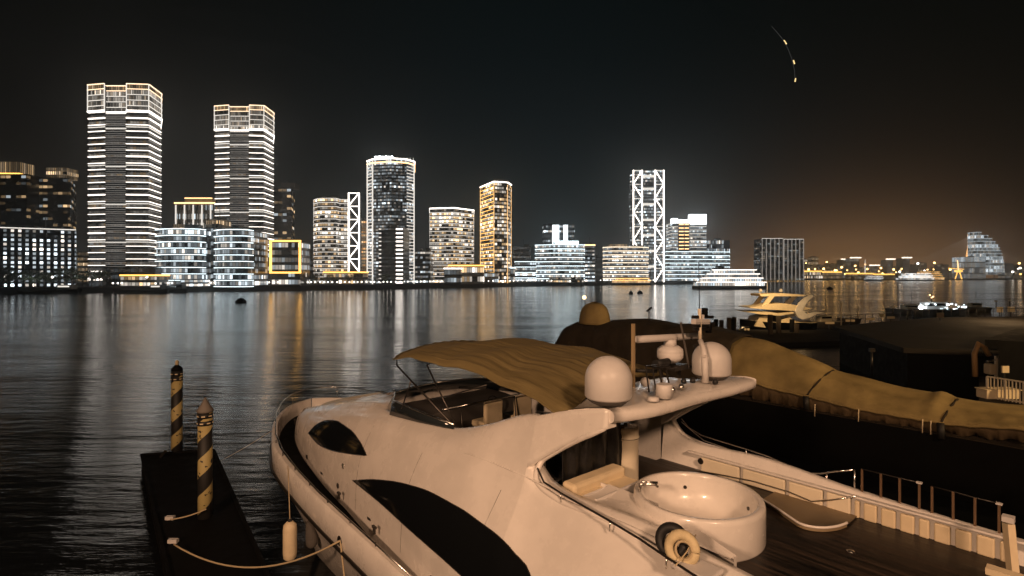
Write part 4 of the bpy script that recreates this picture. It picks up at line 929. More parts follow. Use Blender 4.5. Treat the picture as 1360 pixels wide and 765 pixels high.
# starboard coaming panels and rails
ys = 1.74
def sz(px, py): return on_s(px, py, ys - .02)
edges = [(930, 590, 640), (985, 600, 655), (1046, 620, 672), (1096, 641, 688), (1133, 655, 699), (1145, 657, 701), (1168, 664, 706), (1193, 675, 713), (1218, 686, 720), (1238, 692, 727), (1266, 703, 734), (1294, 714, 743), (1325, 727, 752), (1345, 736, 760)]
for (x0, t0, b0), (x1, t1, b1) in zip(edges, edges[1:]):
    A0, A1 = sz(x0 + 1.2, t0).x, sz(x1 - 1.2, t1).x
    MB().box(((A0 + A1) / 2, ys - .035, 4.26 if x0 < 1130 else 4.25), (A1 - A0 - .035, .07, .27)).build('coaming_panel', CREAM if x0 >= 1133 else GEL2, yacht, bev=.02)
MB().box((2.6, ys - .03, 4.44), (6.2, .10, .035)).build('coaming_lip', GEL, yacht, bev=.012)
p = on_z(890, 610, 4.4); q = on_s(932, 612, ys - .03); MB().tube([q, q + Vector((0, -.05, 0))], .06, 14).build('speaker_port', DSTEEL, yacht)
rail = [on_s(x, y, 1.98) for x, y in ((905, 556), (915, 568), (932, 578), (960, 587), (990, 596), (1020, 606), (1050, 619), (1073, 628), (1090, 629), (1110, 626), (1133, 624))]
tb('starboard_handrail', rail, .014, CHROME)
tb('starboard_handrail', [on_s(x, y, 1.98) for x, y in ((905, 560), (935, 585), (990, 604), (1030, 615), (1060, 625), (1075, 629))], .012, CHROME)
for x, y, yb in ((991, 597, 604), (1098, 629, 641), (1135, 624, 655)): tb('rail_post', [on_s(x, y, 1.98), on_s(x, yb + 3, 1.98)], .013, CHROME)
tb('inner_rail', [on_s(x, y, 1.66) for x, y in ((920, 624), (960, 631), (1000, 639), (1047, 653), (1078, 666), (1105, 664), (1137, 659))], .014, CHROME)
for seg in ([(1145, 623, 655), (1170, 629, 664), (1195, 635, 674), (1221, 641, 685)], [(1238, 646, 691), (1266, 653, 703), (1295, 661, 714), (1327, 669, 727)]):
    tb('gate_rail', [on_s(x, y, 1.94) for x, y, _ in seg], .009)
    for i, (x, y, b_) in enumerate(seg):
        p, q = on_s(x, y, 1.94), on_s(x, b_ + 2, 1.94); MB().bar(q, p, .03).build('stanchion', pr('brown_anodised', (.20, .13, .08), .4, .6) if 'brown_anodised' not in MATS else MATS['brown_anodised'], yacht)
    x, y, _ = seg[-1]; p = on_s(x, y, 1.94); MB().box(p, (.07, .07, .02)).build('stanchion_cap', WHITEP, yacht)
# curved seat moulding under the inner rail
rows = []
for x, yb, yt in ((1010, 664, 652), (1030, 676, 660), (1050, 690, 668), (1065, 700, 676), (1090, 704, 684), (1112, 702, 690), (1125, 697, 693)):
    p = on_z(x, yb, 4.16); q = ys - .06 - p.y; rows.append([(p.x, p.y, 4.125), (p.x, p.y, 4.185), (p.x, p.y + .03, 4.20), (p.x, p.y + .06, 4.185), (p.x, p.y + .09, 4.15), (p.x, ys - .06, 4.15)])
for _ in range(2): rows = [rows[0]] + [[tuple(u + (v - u) * f_ for u, v in zip(m_, n_)) for m_, n_ in zip(ra_, rb_)] for ra_, rb_ in zip(rows, rows[1:]) for f_ in (.25, .75)] + [rows[-1]]
MB().grid(rows).build('seat_moulding', pr('shaded_tan_moulding', (.22, .165, .095), .55, noise=(3, .2)), yacht); MB().tube([(r_[1][0], r_[1][1], 4.19) for r_ in rows], .02, 8).build('moulding_edge', GEL, yacht)  # tray inside darker than its rim, its shadow put into the colour
# aft corner gear
q = on_z(1345, 765, 4.2)
MB().bar(q + Vector((.0, .05, .0)), q + Vector((-.05, .1, .62)), .09).build('gangway_post', CREAM, yacht); MB().box(q + Vector((-.05, .1, .68)), (.12, .12, .07)).build('post_cap', WHITEP, yacht)
MB().box(q + Vector((.05, -.22, .08)), (.55, .16, .08)).build('gangway_plank', CREAM, yacht)

# bow rail, cleats, gunwale fittings
gr = [(408, 524), (392, 533), (378, 545), (367, 560), (364, 574), (368, 588), (378, 604), (395, 622), (420, 648), (450, 680), (482, 712), (510, 740), (545, 775)]
br = []
for i, (x, y) in enumerate(gr):
    zz = 3.30 if i < 3 else (3.22, 3.14, 3.06, 2.98, 2.86, 2.74, 2.62, 2.52, 2.42, 2.32)[i - 3]; br.append(on_z(x, y, zz))
bow = [(-15.2, 1.55, 3.32)] + [(-16.3, .95, 3.34), (-16.75, .2, 3.34)]
def gw(a, s, dz, inset=.10): wg, zg, dk = cat_rom(GUN, a); return (a, s * max(wg - inset, 0.02), zg + dz)
path = [gw(-12.0, 1, .05)] + [gw(a, 1, .48) for a in (-12.6, -13.6, -14.6, -15.6, -16.3)] + [(-16.85, 0, 3.36)] + [gw(a, -1, dz) for a, dz in ((-16.3, .47), (-15.6, .45), (-14.6, .40), (-13.6, .34), (-12.4, .26), (-11, .18), (-9.5, .12), (-8, .09), (-6, .08), (-3.5, .08))]
tb('bow_rail', path, .020, CHROME)
for a in (-16.3, -15.0, -13.6): 
    for sg in (-1, 1): tb('rail_post', [gw(a, sg, 0), gw(a, sg, .46 if a < -14 else .34)], .012, CHROME)
for a in (-12.2, -11, -9.8, -8.6, -7.4, -6.2, -5.0): tb('rail_post', [gw(a, -1, 0), gw(a, -1, .12)], .016, DSTEEL)
for x, y in ((437, 545), (392, 558), (450, 655), (497, 700)):
    q = on_z(x, y, 2.55 if y > 600 else 2.75); MB().box(q, (.14, .05, .05)).bar(q + Vector((0, 0, -.03)), q + Vector((0, 0, -.15)), .05).build('cleat', DSTEEL, yacht)
# port side vents and badge
for x, y in ((408, 607), (449, 645), (456, 619)):
    q = on_skin(x, y); MB().torus(q + Vector((0, -.01, 0)), .06, .012, M=Matrix.Rotation(PI / 2, 3, 'X') , n=16, m=6).build('vent_ring', CHROME if x == 456 else DSTEEL, yacht)
    MB().tube([q + Vector((0, .02, 0)), q + Vector((0, -.012, 0))], .035, 10).build('vent', DSTEEL, yacht)
# foredeck sun pad and crumpled clear wrap by the windscreen
rows = []
for a in lin(-14.3, -10.6, 14):
    h_ = cat_rom(SUP, a); rows.append([(a, y, 0) for y in lin(-.95, 1.1, 9)])
def roofz(a, y):
    h_ = half_sec(cat_rom(SUP, a)); y = abs(y)
    for (s0, z0), (s1, z1) in zip(h_[::-1], h_[::-1][1:]):
        if s0 <= y <= s1: return z0 + (z1 - z0) * (y - s0) / max(1e-6, s1 - s0)
    return h_[0][1]
rows = [[(a, y, roofz(a, y) + (.07 if 0 < i < 13 and 0 < j < 8 else 0.0)) for j, y in enumerate(lin(-.85, 1.2, 9))] for i, a in enumerate(lin(-13.9, -11.2, 14))]
MB().grid(rows).build('sun_pad', GEL2, yacht)
WRAP = pr('clear_wrap', (.55, .42, .32), .16, metal=.35, bump=(7, 1.0, .12))
rnd = random.Random(3)
rows = [[(a, y, roofz(a, y) + .02 + rnd.uniform(0, .05)) for y in lin(-.9, 1.5, 26)] for a in lin(-8.9, -7.65, 14)]
MB().grid(rows).build('crumpled_wrap', WRAP, yacht)
rows = [[(a, y, roofz(a, y) + .015 + rnd.uniform(0, .035)) for y in lin(-1.15, -.75, 9)] for a in lin(-14.7, -14.0, 10)]
MB().grid(rows).build('crumpled_wrap', WRAP, yacht)
# deck hatches, seams, drains, wipers
for a, y in ((-10.0, .1), (-8.9, -.0)):
    z = roofz(a, y) + .02; h_ = MB().box((a, y, z), (.55, .55, .05)).build('deck_hatch', BLACKG, yacht, bev=.015); MB().box((a, y, z - .01), (.63, .63, .045)).build('hatch_frame', CHROME, h_, bev=.01)
for a in (-12.0, -6.9, -4.4, -1.9):
    MB().tube([(a + .15 * (z - 2.2), -(skin(a + .15 * (z - 2.2), z) + .001), z) for z in lin(2.35, min(4.4, half_sec(cat_rom(SUP, a))[12][1]), 12)], .004, 5).build('panel_seam', PANT, yacht)
for a in (-9.5, -6.0, -3.0): MB().box((a, -(skin(a, 2.5) + .006), 2.45), (.16, .012, .05)).build('drain_grille', DSTEEL, yacht)
tb('windscreen_wiper', [(-7.5, .2, 4.80), (-7.25, -.1, 4.98), (-7.22, -.6, 5.0)], .01, RUB)
for a, s in ((.9, 1.35), (2.8, .4), (3.6, -.6)): MB().lathe((a, s, 4.12), [(.05, 0), (.05, .012), (.02, .014)], 14).build('deck_filler', CHROME, yacht)
tb('shore_cable', [(ta + 1.3, ts - 1.2, 4.16), (ta + 1.6, ts - .9, 4.14), (ta + 2.2, ts - 1.0, 4.14), (ta + 2.8, ts - .5, 4.14), (ta + 3.6, ts - .7, 4.14)], .014, RUB)
MB().torus((ta + 1.9, ts - 1.3, 4.15), .16, .018).torus((ta + 1.92, ts - 1.29, 4.18), .14, .018).build('coiled_cable', RUB, yacht)
MB().lathe((ta + .1, ts + .1, 4.148), [(.06, 0), (.06, .012), (.02, .014)], 16).build('drain', CHROME, tub)
# hull fairlead
q = on_s(452, 718, -3.13); MB().tube([q + Vector((0, .0, 0)), q + Vector((0, -.03, 0))], [.11, .11], 16).build('fairlead', DSTEEL, yacht)

# ------------------------------------------------------------------ fenders and mooring lines
def hang(px, yt, yb, s, name, lab, r, mt):
    T, B = on_s(px, yt, s), on_s(px, yb, s); 
    o = root(name, l2w(*B), 0, lab, 'fender', None); L = T.z - B.z
    MB().lathe((0, 0, 0), [(.01, 0), (r * .55, .03), (r * .92, .10), (r, .22), (r, L - .22), (r * .92, L - .10), (r * .5, L - .02), (.03, L)], 20).build('fender_body', mt, o)
    MB().tube([(0, 0, L - .02), (0, 0, L + .06)], .05, 10).build('eyelet', RUB, o); return o, L
o, L = hang(385, 692, 745, -3.38, 'boat_fender', 'cream cylindrical fender hanging in front of the yacht port bow', .175, CREAM)
tp = Vector(l2w(*gw(-10.05, -1, .1, -.02))); MB().tube([Vector((0, 0, L + .05)), (tp - o.location) * Vector((1, 1, 0)).x if False else (tp - o.location)], .012, 6).build('fender_line', ROPE, o)
o, L = hang(414, 688, 728, -3.0, 'boat_fender', 'dark fender in shadow behind the cream one at the hull', .15, PANT)
fl = l2w(*on_s(452, 718, -3.16))
cl = at(231, 723, .75)
def sagline(name, a, b, sag, r, lab, n=18):
    a, b = Vector(a), Vector(b); pts = [a.lerp(b, t) - Vector((0, 0, sag * 4 * t * (1 - t))) for t in lin(0, 1, n)]
    o = MB().tube(pts, r, 7).build(name, ROPE); tag(o, lab, 'rope'); return o
sagline('mooring_rope', cl, fl, .62, .022, 'pale mooring rope sagging from pontoon edge to the yacht hull')
sagline('mooring_rope', fl, l2w(*on_s(460, 790, -3.2)), 0, .02, 'short rope hanging straight down from the yacht hull fairlead')
sagline('mooring_rope', at(226, 690, .75), at(274, 676, .95), .05, .02, 'short rope tied round the nearer striped pile')
sagline('mooring_rope', l2w(-16.6, -.6, 2.5), at(250, 716, 0.1) * 1 if False else l2w(-19.5, -3.0, .2), .1, .007, 'thin dark line running from the bow down into water')

# ------------------------------------------------------------------ pontoon and striped piles on the left
def pontoon():
    z = .55; P = [at(188, 604, z), at(284, 598, z), at(302, 640, z), at(358, 770, z), at(420, 900, z), at(230, 900, z), at(224, 765, z), at(205, 680, z)]
    r = root('left_pontoon', (P[0].x, P[0].y, 0), 0, 'dark floating pontoon carrying the two striped piles', 'pontoon')
    poly = [(p.x - P[0].x, p.y - P[0].y) for p in P][::-1]
    MB().prism(poly, .0, z - .02).build('float', DARKP, r)
    for i in range(len(poly)): a, b = poly[i], poly[(i + 1) % len(poly)]; MB().bar((*a, z), (*b, z), .10).build('fender_strip', DARKP, r)
    MB().bar((poly[-1][0] + 1, poly[-1][1] - .3, z + .0), (poly[-1][0] + 1.2, poly[-1][1] - .3, z + .25), .1).build('cleat', DSTEEL, r)
    return r
pontoon()
bl = MB().box((0, 0, .08), (.25, .12, .1)).tube([(-.08, 0, 0), (-.08, 0, .1)], .03, 6).tube([(.08, 0, 0), (.08, 0, .1)], .03, 6)
o = bl.build('mooring_cleat', WHITEP, loc=at(230, 722, .56)); tag(o, 'small pale cleat at the pontoon edge holding the long sagging rope', 'cleat')
o = o.copy(); COL.objects.link(o); o.location = at(226, 691, .56); tag(o, 'small pale cleat on the pontoon farther from the camera, short rope attached', 'cleat')
def stripe_mat():
    m = bpy.data.materials.new('spiral_stripe_paint'); m.use_nodes = True; t = m.node_tree; b = t.nodes['Principled BSDF']; c = N(t, 'ShaderNodeTexCoord').outputs['Object']
    s = N(t, 'ShaderNodeSeparateXYZ', inp={0: c}); an = MA(t, 'DIVIDE', MA(t, 'ARCTAN2', s.outputs[1], s.outputs[0]), 2 * PI)
    f = MA(t, 'FRACT', MA(t, 'ADD', MA(t, 'DIVIDE', s.outputs[2], 1.12), MA(t, 'MULTIPLY', an, -1.0))); st = MA(t, 'GREATER_THAN', f, .5)
    n = N(t, 'ShaderNodeTexNoise', inp={'Vector': c, 'Scale': 7.0, 'Detail': 6.0}); worn = MA(t, 'MULTIPLY', st, MA(t, 'LESS_THAN', n.outputs[0], .63))
    mx = N(t, 'ShaderNodeMix', data_type='RGBA'); t.links.new(worn, mx.inputs[0]); mx.inputs[6].default_value = (.012, .011, .01, 1); mx.inputs[7].default_value = (.42, .34, .14, 1)
    t.links.new(mx.outputs[2], b.inputs['Base Color']); b.inputs['Roughness'].default_value = .6; return m
SM = stripe_mat()
def pile(px, yb, yt, r_, cone, lab):
    B = at(px, yb, .5); Hh = H - (yt - CY) * B.y / F - .5; r = root('striped_pile', B, 0, lab, 'pile', None)
    MB().tube([(0, 0, -1), (0, 0, Hh)], r_, 24).build('shaft', SM, r)
    MB().lathe((0, 0, 0), [(r_ + .012, Hh - .42), (r_ + .012, Hh - .28)], 24).build('reflective_band', RUB, r)
    MB().lathe((0, 0, 0), [(r_ + .012, Hh - .20), (r_ + .012, Hh - .06)], 24).build('reflective_band', RUB, r)
    for k in range(7):
        for zb in (Hh - .35, Hh - .13): a = k * .9 + zb; MB().box((math.cos(a) * (r_ + .014), math.sin(a) * (r_ + .014), zb), (.012, .10, .035), rz=a).build('band_mark', CREAM, r)
    if cone: MB().lathe((0, 0, 0), [(r_ + .03, Hh - .02), (r_ + .03, Hh + .04), (r_ * .6, Hh + .22), (.02, Hh + .42)], 24).build('cone_cap', PANT if False else pr('grey_cap', (.17, .15, .13), .7), r)
    else:
        MB().lathe((0, 0, 0), [(r_ + .01, Hh), (r_ * .95, Hh + .1), (r_ * .5, Hh + .2), (.05, Hh + .24)], 20).build('round_cap', DARKP, r)
        MB().lathe((0, 0, Hh + .24), [(.07, 0), (.07, .14), (.03, .2)], 10).build('lantern', MATS['life_ring_cover'], r)
    return r
pile(235, 601, 492, .215, False, 'farther slimmer yellow and black spiral striped pile with small lantern')
pile(272.5, 688, 546, .205, True, 'nearer yellow and black spiral striped pile with grey cone cap')

# ------------------------------------------------------------------ covered yacht moored beyond
TH2 = math.atan2(AX.y, AX.x)
def covered():
    r = root('covered_yacht', YO, TH2, 'long yacht shrouded in olive and brown covers moored parallel behind', 'yacht')
    def two(px, py, z): q = on_z(px, py, z); return q
    S0 = 14.3
    low = [on_z(x, y, 2.35) for x, y in ((930, 515), (985, 528), (1075, 549), (1160, 563), (1250, 577), (1300, 585), (1360, 592), (1450, 602))]
    # local profile: skirt foot, fold, ridge
    ridge = [(930, 437), (975, 446), (1010, 451), (1050, 466), (1095, 485), (1107, 492), (1150, 503), (1200, 516), (1235, 522), (1250, 521), (1265, 529), (1300, 536), (1360, 546), (1450, 556)]
    fold = [(930, 490), (975, 500), (1030, 517), (1075, 527), (1150, 545), (1245, 561), (1360, 570), (1450, 580)]
    ys0 = sum(p.y for p in low[1:7]) / 6
    R = sorted((p.x, p.z) for p in (on_s(x, y, ys0 + 2.4) for x, y in ridge)); Fo = sorted((p.x, p.z) for p in (on_s(x, y, ys0 + .1) for x, y in fold)); Lw = sorted((p.x, p.z) for p in (on_s(x, y, ys0) for x, y in ((930, 512), (1075, 549), (1250, 577), (1360, 590), (1450, 600))))
    def f(tab, a): return cat_rom(tab, a)[0]
    a0, a1 = R[0][0], R[-1][0]; rows = []; sk = []
    for i, a in enumerate(lin(a0, a1, 150)):
        zr, zf, zl = f(R, a), f(Fo, a), f(Lw, a); rr = []
        for k in range(13):
            t = k / 12; y = ys0 + .1 + 2.3 * t; b = zf + (zr - zf) * (1 - (1 - t) ** 1.5)
            b += .035 * math.sin(t * 17 + a * .35) * math.sin(PI * t) + .035 * abs(math.sin(a * 1.1 + t * 1.6)) * math.sin(PI * t) + .012 * math.sin(a * 9 + t * 7) * (1 - t) - (.10 * math.exp(-((a - f([(0, R[5][0]), (1, R[4][0] - 1.1)], t)) / .10) ** 2) if False else 0)
            rr.append((a, y, b))
        for k in range(1, 9): t = k / 8; rr.append((a, ys0 + 2.4 + 2.4 * t, zr - (zr - zf) * t ** 1.5))
        rows.append(rr)
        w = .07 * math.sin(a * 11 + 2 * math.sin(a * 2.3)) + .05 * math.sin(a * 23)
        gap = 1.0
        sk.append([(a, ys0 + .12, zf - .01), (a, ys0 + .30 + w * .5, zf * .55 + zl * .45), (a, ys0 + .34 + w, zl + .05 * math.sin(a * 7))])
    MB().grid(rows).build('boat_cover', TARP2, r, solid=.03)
    MB().grid(sk).build('cover_skirt', pr('shaded_brown_canvas', (.13, .09, .045), .85, noise=(1.5, .3)), r, solid=.02)  # brown set darker than the cover: shade under the fold put into the colour
    MB().tube([(rr[0][0], ys0 + .08, rr[0][2]) for rr in rows], .05, 6).build('cover_hem', TARP2, r)
    # seams over the cover
    for xa, xb in (((1107, 488), (1072, 528)), ((1272, 530), (1250, 562))):
        t0 = on_s(*xa, ys0 + 2.3); t1 = on_s(*xb, ys0 + .1); pts = []
        for t in lin(0, 1, 14):
            a = t1.x + (t0.x - t1.x) * t; zr, zf = f(R, a), f(Fo, a); pts.append((a, ys0 + .1 + 2.2 * t, zf + (zr - zf) * (1 - (1 - t * .957) ** 1.5) + .03))
        MB().tube(pts, .045, 6).build('cover_seam', TARPD, r)
        MB().tube([(pts[0][0], ys0 - .05, pts[0][2]), (pts[0][0] + .05, ys0 - .12, pts[0][2] - .55)], .12, 8).build('seam_opening', RUB, r)
    for x, y in ((1082, 553), (1140, 560), (1225, 575), (1236, 577)):
        q = on_s(x, y, ys0 - .1); MB().tube([q, q + Vector((0, .03, .5))], .02, 5).build('tie_cord', CREAM, r)
    # dark hull under the cover
    rows = []
    for i, a in enumerate(lin(a0 - 9, a1 + 1, 40)):
        t = min(1, (a - a0 + 9) / 6.0); w_ = 2.5 * math.sin(t * PI / 2) ** .6 + .02; rows.append([(a, ys0 + 2.6 - w_, 2.3), (a, ys0 + 2.6 - w_ * .92, 1.0), (a, ys0 + 2.6 - w_ * .8, -.3), (a, ys0 + 2.6, -.8), (a, ys0 + 2.6 + w_ * .8, -.3), (a, ys0 + 2.6 + w_, 2.3)])
    m = MB().grid(rows); m.face([39 * 6 + i for i in range(6)]); m.build('hull', DARKP, r)
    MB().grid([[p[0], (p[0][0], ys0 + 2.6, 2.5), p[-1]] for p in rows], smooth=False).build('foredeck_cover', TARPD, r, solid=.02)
    # flybridge under dark covers
    prof = [(738, 462), (752, 449), (762, 432), (770, 427), (800, 427), (830, 425), (850, 425), (870, 428), (890, 432), (915, 431), (940, 436), (985, 448)]
    sc_ = ys0 + 1.6
    PR = sorted((p.x, p.z) for p in (on_s(x, y, sc_) for x, y in prof)); rows = []
    for a in lin(PR[0][0], PR[-1][0], 60):
        z = f(PR, a); rows.append([(a, sc_ - 1.7, 2.2), (a, sc_ - 1.62, 3.0), (a, sc_ - 1.45 + .05 * math.sin(a * 6), z - .9), (a, sc_ - 1.0, z - .25), (a, sc_, z + .02 * math.sin(a * 9)), (a, sc_ + 1.0, z), (a, sc_ + 2.4, z - 1), (a, sc_ + 2.6, 2.2)])
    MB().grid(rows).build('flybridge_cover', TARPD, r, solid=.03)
    h0 = on_s(790, 427, sc_ - .3); tp_ = on_s(793, 401, sc_ - .3); hh = tp_.z - h0.z + .15
    rows = []
    for k in range(9):
        t = k / 8; rr = []
        for j in range(28):
            an = 2 * PI * j / 28; rx = 1.0 * (1 - .18 * t) * max(.02, (1 - t ** 4.5)) ** .5; fo = 1 + .03 * math.sin(an * 7 + t * 2)
            rr.append((h0.x + math.cos(an) * rx * 1.1 * fo, h0.y + math.sin(an) * rx * .8 * fo, h0.z - .15 + hh * t))
        rows.append(rr)
    MB().grid(rows, closed=True).build('helm_cover', TARP2, r, solid=.02)
    q = on_s(776, 395, sc_); MB().ball(q, .13, 8).build('masthead_light', glow('masthead_glow', (1, .75, .4), 1.6), r); MB().tube([q, q + Vector((.1, .1, -1.0))], .03, 5).build('light_pole', DSTEEL, r)
    for dx in (-.25, .2): MB().tube([q + Vector((dx, 0, -.9)), q + Vector((dx, 0, 1.3))], .012, 4).build('whip_antenna', DSTEEL, r)
    q = on_s(862, 426, sc_); MB().tube([q, q + Vector((0, 0, .75))], .03, 5).bar(q + Vector((0, -.2, .55)), q + Vector((0, .25, .75)), .08).build('antenna_bracket', RUB, r)
    return r
covered()

# ------------------------------------------------------------------ small lit yacht farther off
def small_yacht():
    c = at(1030, 441, .0); sc_ = c.y / F      # metres per photo pixel at that distance
    r = root('flybridge_yacht', c, 0, 'small cream yacht with swept arch fins lit at the far pontoon', 'yacht')
    def L(px, py, dy=0): return Vector(((px - 1030) * sc_, dy, (441 - py) * sc_))
    G = CREAM
    rows = [[(x, s * w_, z) for s, z in ((-1, zt), (-.9, .6), (0, -.2), (.9, .6), (1, zt))] for x, w_, zt in ((-5.2, .05, 1.9), (-4, 1.2, 1.75), (-2, 1.8, 1.6), (1, 2.0, 1.5), (5, 1.9, 1.5))]
    m = MB().grid(rows); m.face([20 + i for i in range(5)]); m.build('hull', DARKP, r)
    MB().grid([[(x, -w_, zt + .01), (x, 0, zt + .05), (x, w_, zt + .01)] for x, w_, zt in ((-5.2, .05, 1.9), (-4, 1.2, 1.75), (-2, 1.8, 1.6), (1, 2.0, 1.5), (5, 1.9, 1.5))]).build('deck', G, r)
    def slab(name, pts, d0, d1, mt):
        m = MB(); n = len(pts); f_ = [L(x, y, d0) for x, y in pts]; g_ = [L(x, y, d1) for x, y in pts]; m.v = f_ + g_; m.face(list(range(n))); m.face([n + i for i in reversed(range(n))])
        for i in range(n): j = (i + 1) % n; m.face([i, n + i, n + j, j])
        return m.build(name, mt, r)
    slab('cabin', [(996, 432), (1002, 420), (1012, 418), (1012, 434)], -1.6, 1.6, G)
    slab('cabin', [(1030, 424), (1040, 420), (1049, 425), (1044, 434), (1030, 434)], -1.6, 1.6, G)
    slab('saloon', [(1012, 433), (1012, 418), (1030, 418), (1030, 433)], -1.4, 1.4, DARKP)
    slab('flybridge', [(988, 407), (1004, 406), (1012, 403), (1032, 402), (1040, 403), (1062, 407), (1068, 409), (1050, 412), (1010, 410), (988, 408)], -1.9, 1.9, G)
    slab('side_step', [(984, 413), (1012, 413), (1026, 415), (1044, 413), (1044, 415), (1026, 418), (1000, 416)], -2.1, 2.1, G)
    slab('hardtop', [(1002, 390), (1030, 389), (1062, 391), (1060, 393), (1030, 393), (1004, 393)], -1.5, 1.5, G)
    slab('front_strut', [(1005, 406), (1015, 393), (1022, 393), (1012, 406)], -1.5, -1.2, G); slab('front_strut', [(1005, 406), (1015, 393), (1022, 393), (1012, 406)], 1.2, 1.5, G)
    for d in (-2.0, 1.7): slab('swept_fin', [(1046, 412), (1052, 401), (1060, 394), (1068, 391), (1070, 393), (1062, 400), (1056, 411), (1062, 416), (1072, 413), (1084, 414), (1074, 416), (1066, 420), (1056, 423), (1050, 420)], d, d + .3, GEL)
    for x in (1010, 1037): MB().ball(L(x, 386, 0), .28, 8).build('dome', WHITEP, r)
    MB().tube([L(1019, 390, 0), L(1019, 374, 0)], .05, 5).build('whip_antenna', WHITEP, r)
    MB().tube([L(978, 441, -1), L(978, 436, -1), L(983, 434, -1), L(995, 433, -1)], .10, 5).build('bow_rail', CHROME, r)
    for x in (980, 984, 1022): MB().tube([L(x, 445, -2.4), L(x, 434, -2.4)], .16, 6).build('fender', CREAM, r)
small_yacht()
lamp('quay_lamp_light', at(1018, 440, 0) + Vector((-3, -9, 9)), 4500, (1, .66, .32), .3, 1.5, at(1024, 441, 0) + Vector((0, 0, 2.5)))  # unseen spot added ahead of the small yacht, standing in for its deck lights
lamp('quay_lamp_light', at(1335, 425, 3.2) + Vector((0, 0, 4)), 1300, (1, .62, .30), .2)

# ------------------------------------------------------------------ far pontoon, piles, signs, navigation barge
def slab_from(name, lab, P, z, th, mt, cat):
    r = root(name, (P[0].x, P[0].y, z - th), 0, lab, cat); poly = [(p.x - P[0].x, p.y - P[0].y) for p in P]
    A_ = sum(poly[i][0] * poly[(i + 1) % len(poly)][1] - poly[(i + 1) % len(poly)][0] * poly[i][1] for i in range(len(poly)))
    if A_ < 0: poly = poly[::-1]
    MB().prism(poly, 0, th).build('deck', mt, r); return r
PONT = pr('pontoon_deck', (.014, .012, .011), .85, noise=(.3, .4), ior=1.25)
slab_from('berth_pontoon', 'long dark berth pontoon running behind the covered yacht', [at(x, y, .5) for x, y in ((940, 437), (1100, 437), (1150, 452), (1010, 456))], .5, .6, PONT, 'pontoon')
slab_from('barge_roof', 'flat dark roof of the long landing barge at right', [at(x, y, 3.2) for x, y in ((1105, 433), (1250, 421), (1500, 419), (1700, 440), (1560, 475), (1200, 462))], 3.2, .35, pr('barge_roof_felt', (.016, .013, .010), .85, noise=(.2, .3)), 'barge')
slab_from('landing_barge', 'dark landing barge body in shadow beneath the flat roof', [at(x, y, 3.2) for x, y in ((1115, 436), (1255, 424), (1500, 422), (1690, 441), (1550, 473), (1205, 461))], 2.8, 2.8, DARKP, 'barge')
slab_from('dark_hatch', 'low black box on the barge roof at the right frame edge', [at(x, y, 3.6) for x, y in ((1308, 457), (1350, 441), (1480, 446), (1450, 462))], 3.9, .6, DARKP, 'hatch')
slab_from('quay_walkway', 'dark quay walkway behind the white railing at right', [at(x, y, 2.2) for x, y in ((1300, 535), (1300, 500), (1700, 520), (1700, 560))], 2.2, 2.3, PONT, 'walkway')
PW = pr('pile_wood', (.05, .035, .02), .8)
for i, (x, yb, yt) in enumerate([(951, 445, 424), (958, 445, 425), (968, 447, 422), (973, 447, 423), (1023, 449, 418), (1034, 447, 420), (1052, 446, 424), (1058, 447, 430), (975, 444, 421)]):
    B = at(x, yb, 0); MB_ = MB().tube([(0, 0, -1), (0, 0, (yb - yt) * B.y / F)], .32, 8); o = MB_.build('berth_pile', PW if i % 3 else DARKP, loc=B); tag(o, 'dark round mooring pile standing at the far berth pontoon', 'pile', 'mooring piles at the far pontoon')
for i, (x, y, w_, h_, lab) in enumerate([(1249, 419, 9, 6.5, 'square cream sign on the barge roof below the white lit boat'), (1328, 411.5, 8, 7, 'left one of two square signs near the right skyline water'), (1343, 411, 9, 7, 'right one of two square signs near the right skyline water'), (1171, 419, 6, 4, 'small orange lit notice at the far pontoon edge'), (1335, 491, 9, 9, 'square pale notice on the dark hut above the white railing'), (1102, 429, 12, 3, 'flat pale board lying at the left pontoon end'), (1129, 426, 12, 3, 'second flat pale board along the pontoon edge'), (1156, 424, 11, 3, 'third flat pale board along the pontoon edge'), (1183, 422, 10, 3, 'fourth flat pale board along the pontoon edge')]):
    z = {4: 3.0}.get(i, 3.5); B = at(x, y + h_ / 2, z); s_ = B.y / F
    r = root('notice_board', B, 0, lab, 'sign'); MB().box((0, 0, h_ * s_ / 2 + .02), (w_ * s_, .08, h_ * s_)).build('panel', CREAM if i != 3 else MATS['life_ring_cover'], r); MB().box((0, .06, h_ * s_ / 2 - .3), (.08, .06, h_ * s_ + .6)).build('post', DSTEEL, r)
for x, y, yt, lab in ((1117, 441, 401, 'tall thin lamp post at the pontoon left of the notices'), (1139, 422, 411, 'short post with pale head on pontoon'), (1186, 421, 408, 'thin short post on the barge edge'), (1158, 500, 465, 'thin hooked lamp post in the dark behind covered yacht'), (1323, 409, 400, 'pale topped bollard post left of the paired signs'), (1341, 407, 399, 'pale topped bollard post above the right paired sign')):
    B = at(x, y, 1.0 if y > 430 else 3.3); s_ = B.y / F; r = root('lamp_post', B, 0, lab, 'post'); hh = (y - yt) * s_
    MB().tube([(0, 0, 0), (0, 0, hh)], .07, 6).build('pole', GEL2 if x < 1150 else DSTEEL, r); MB().box((0, 0, hh), (.35, .2, .25)).build('head', WHITEP if x != 1158 else DSTEEL, r)
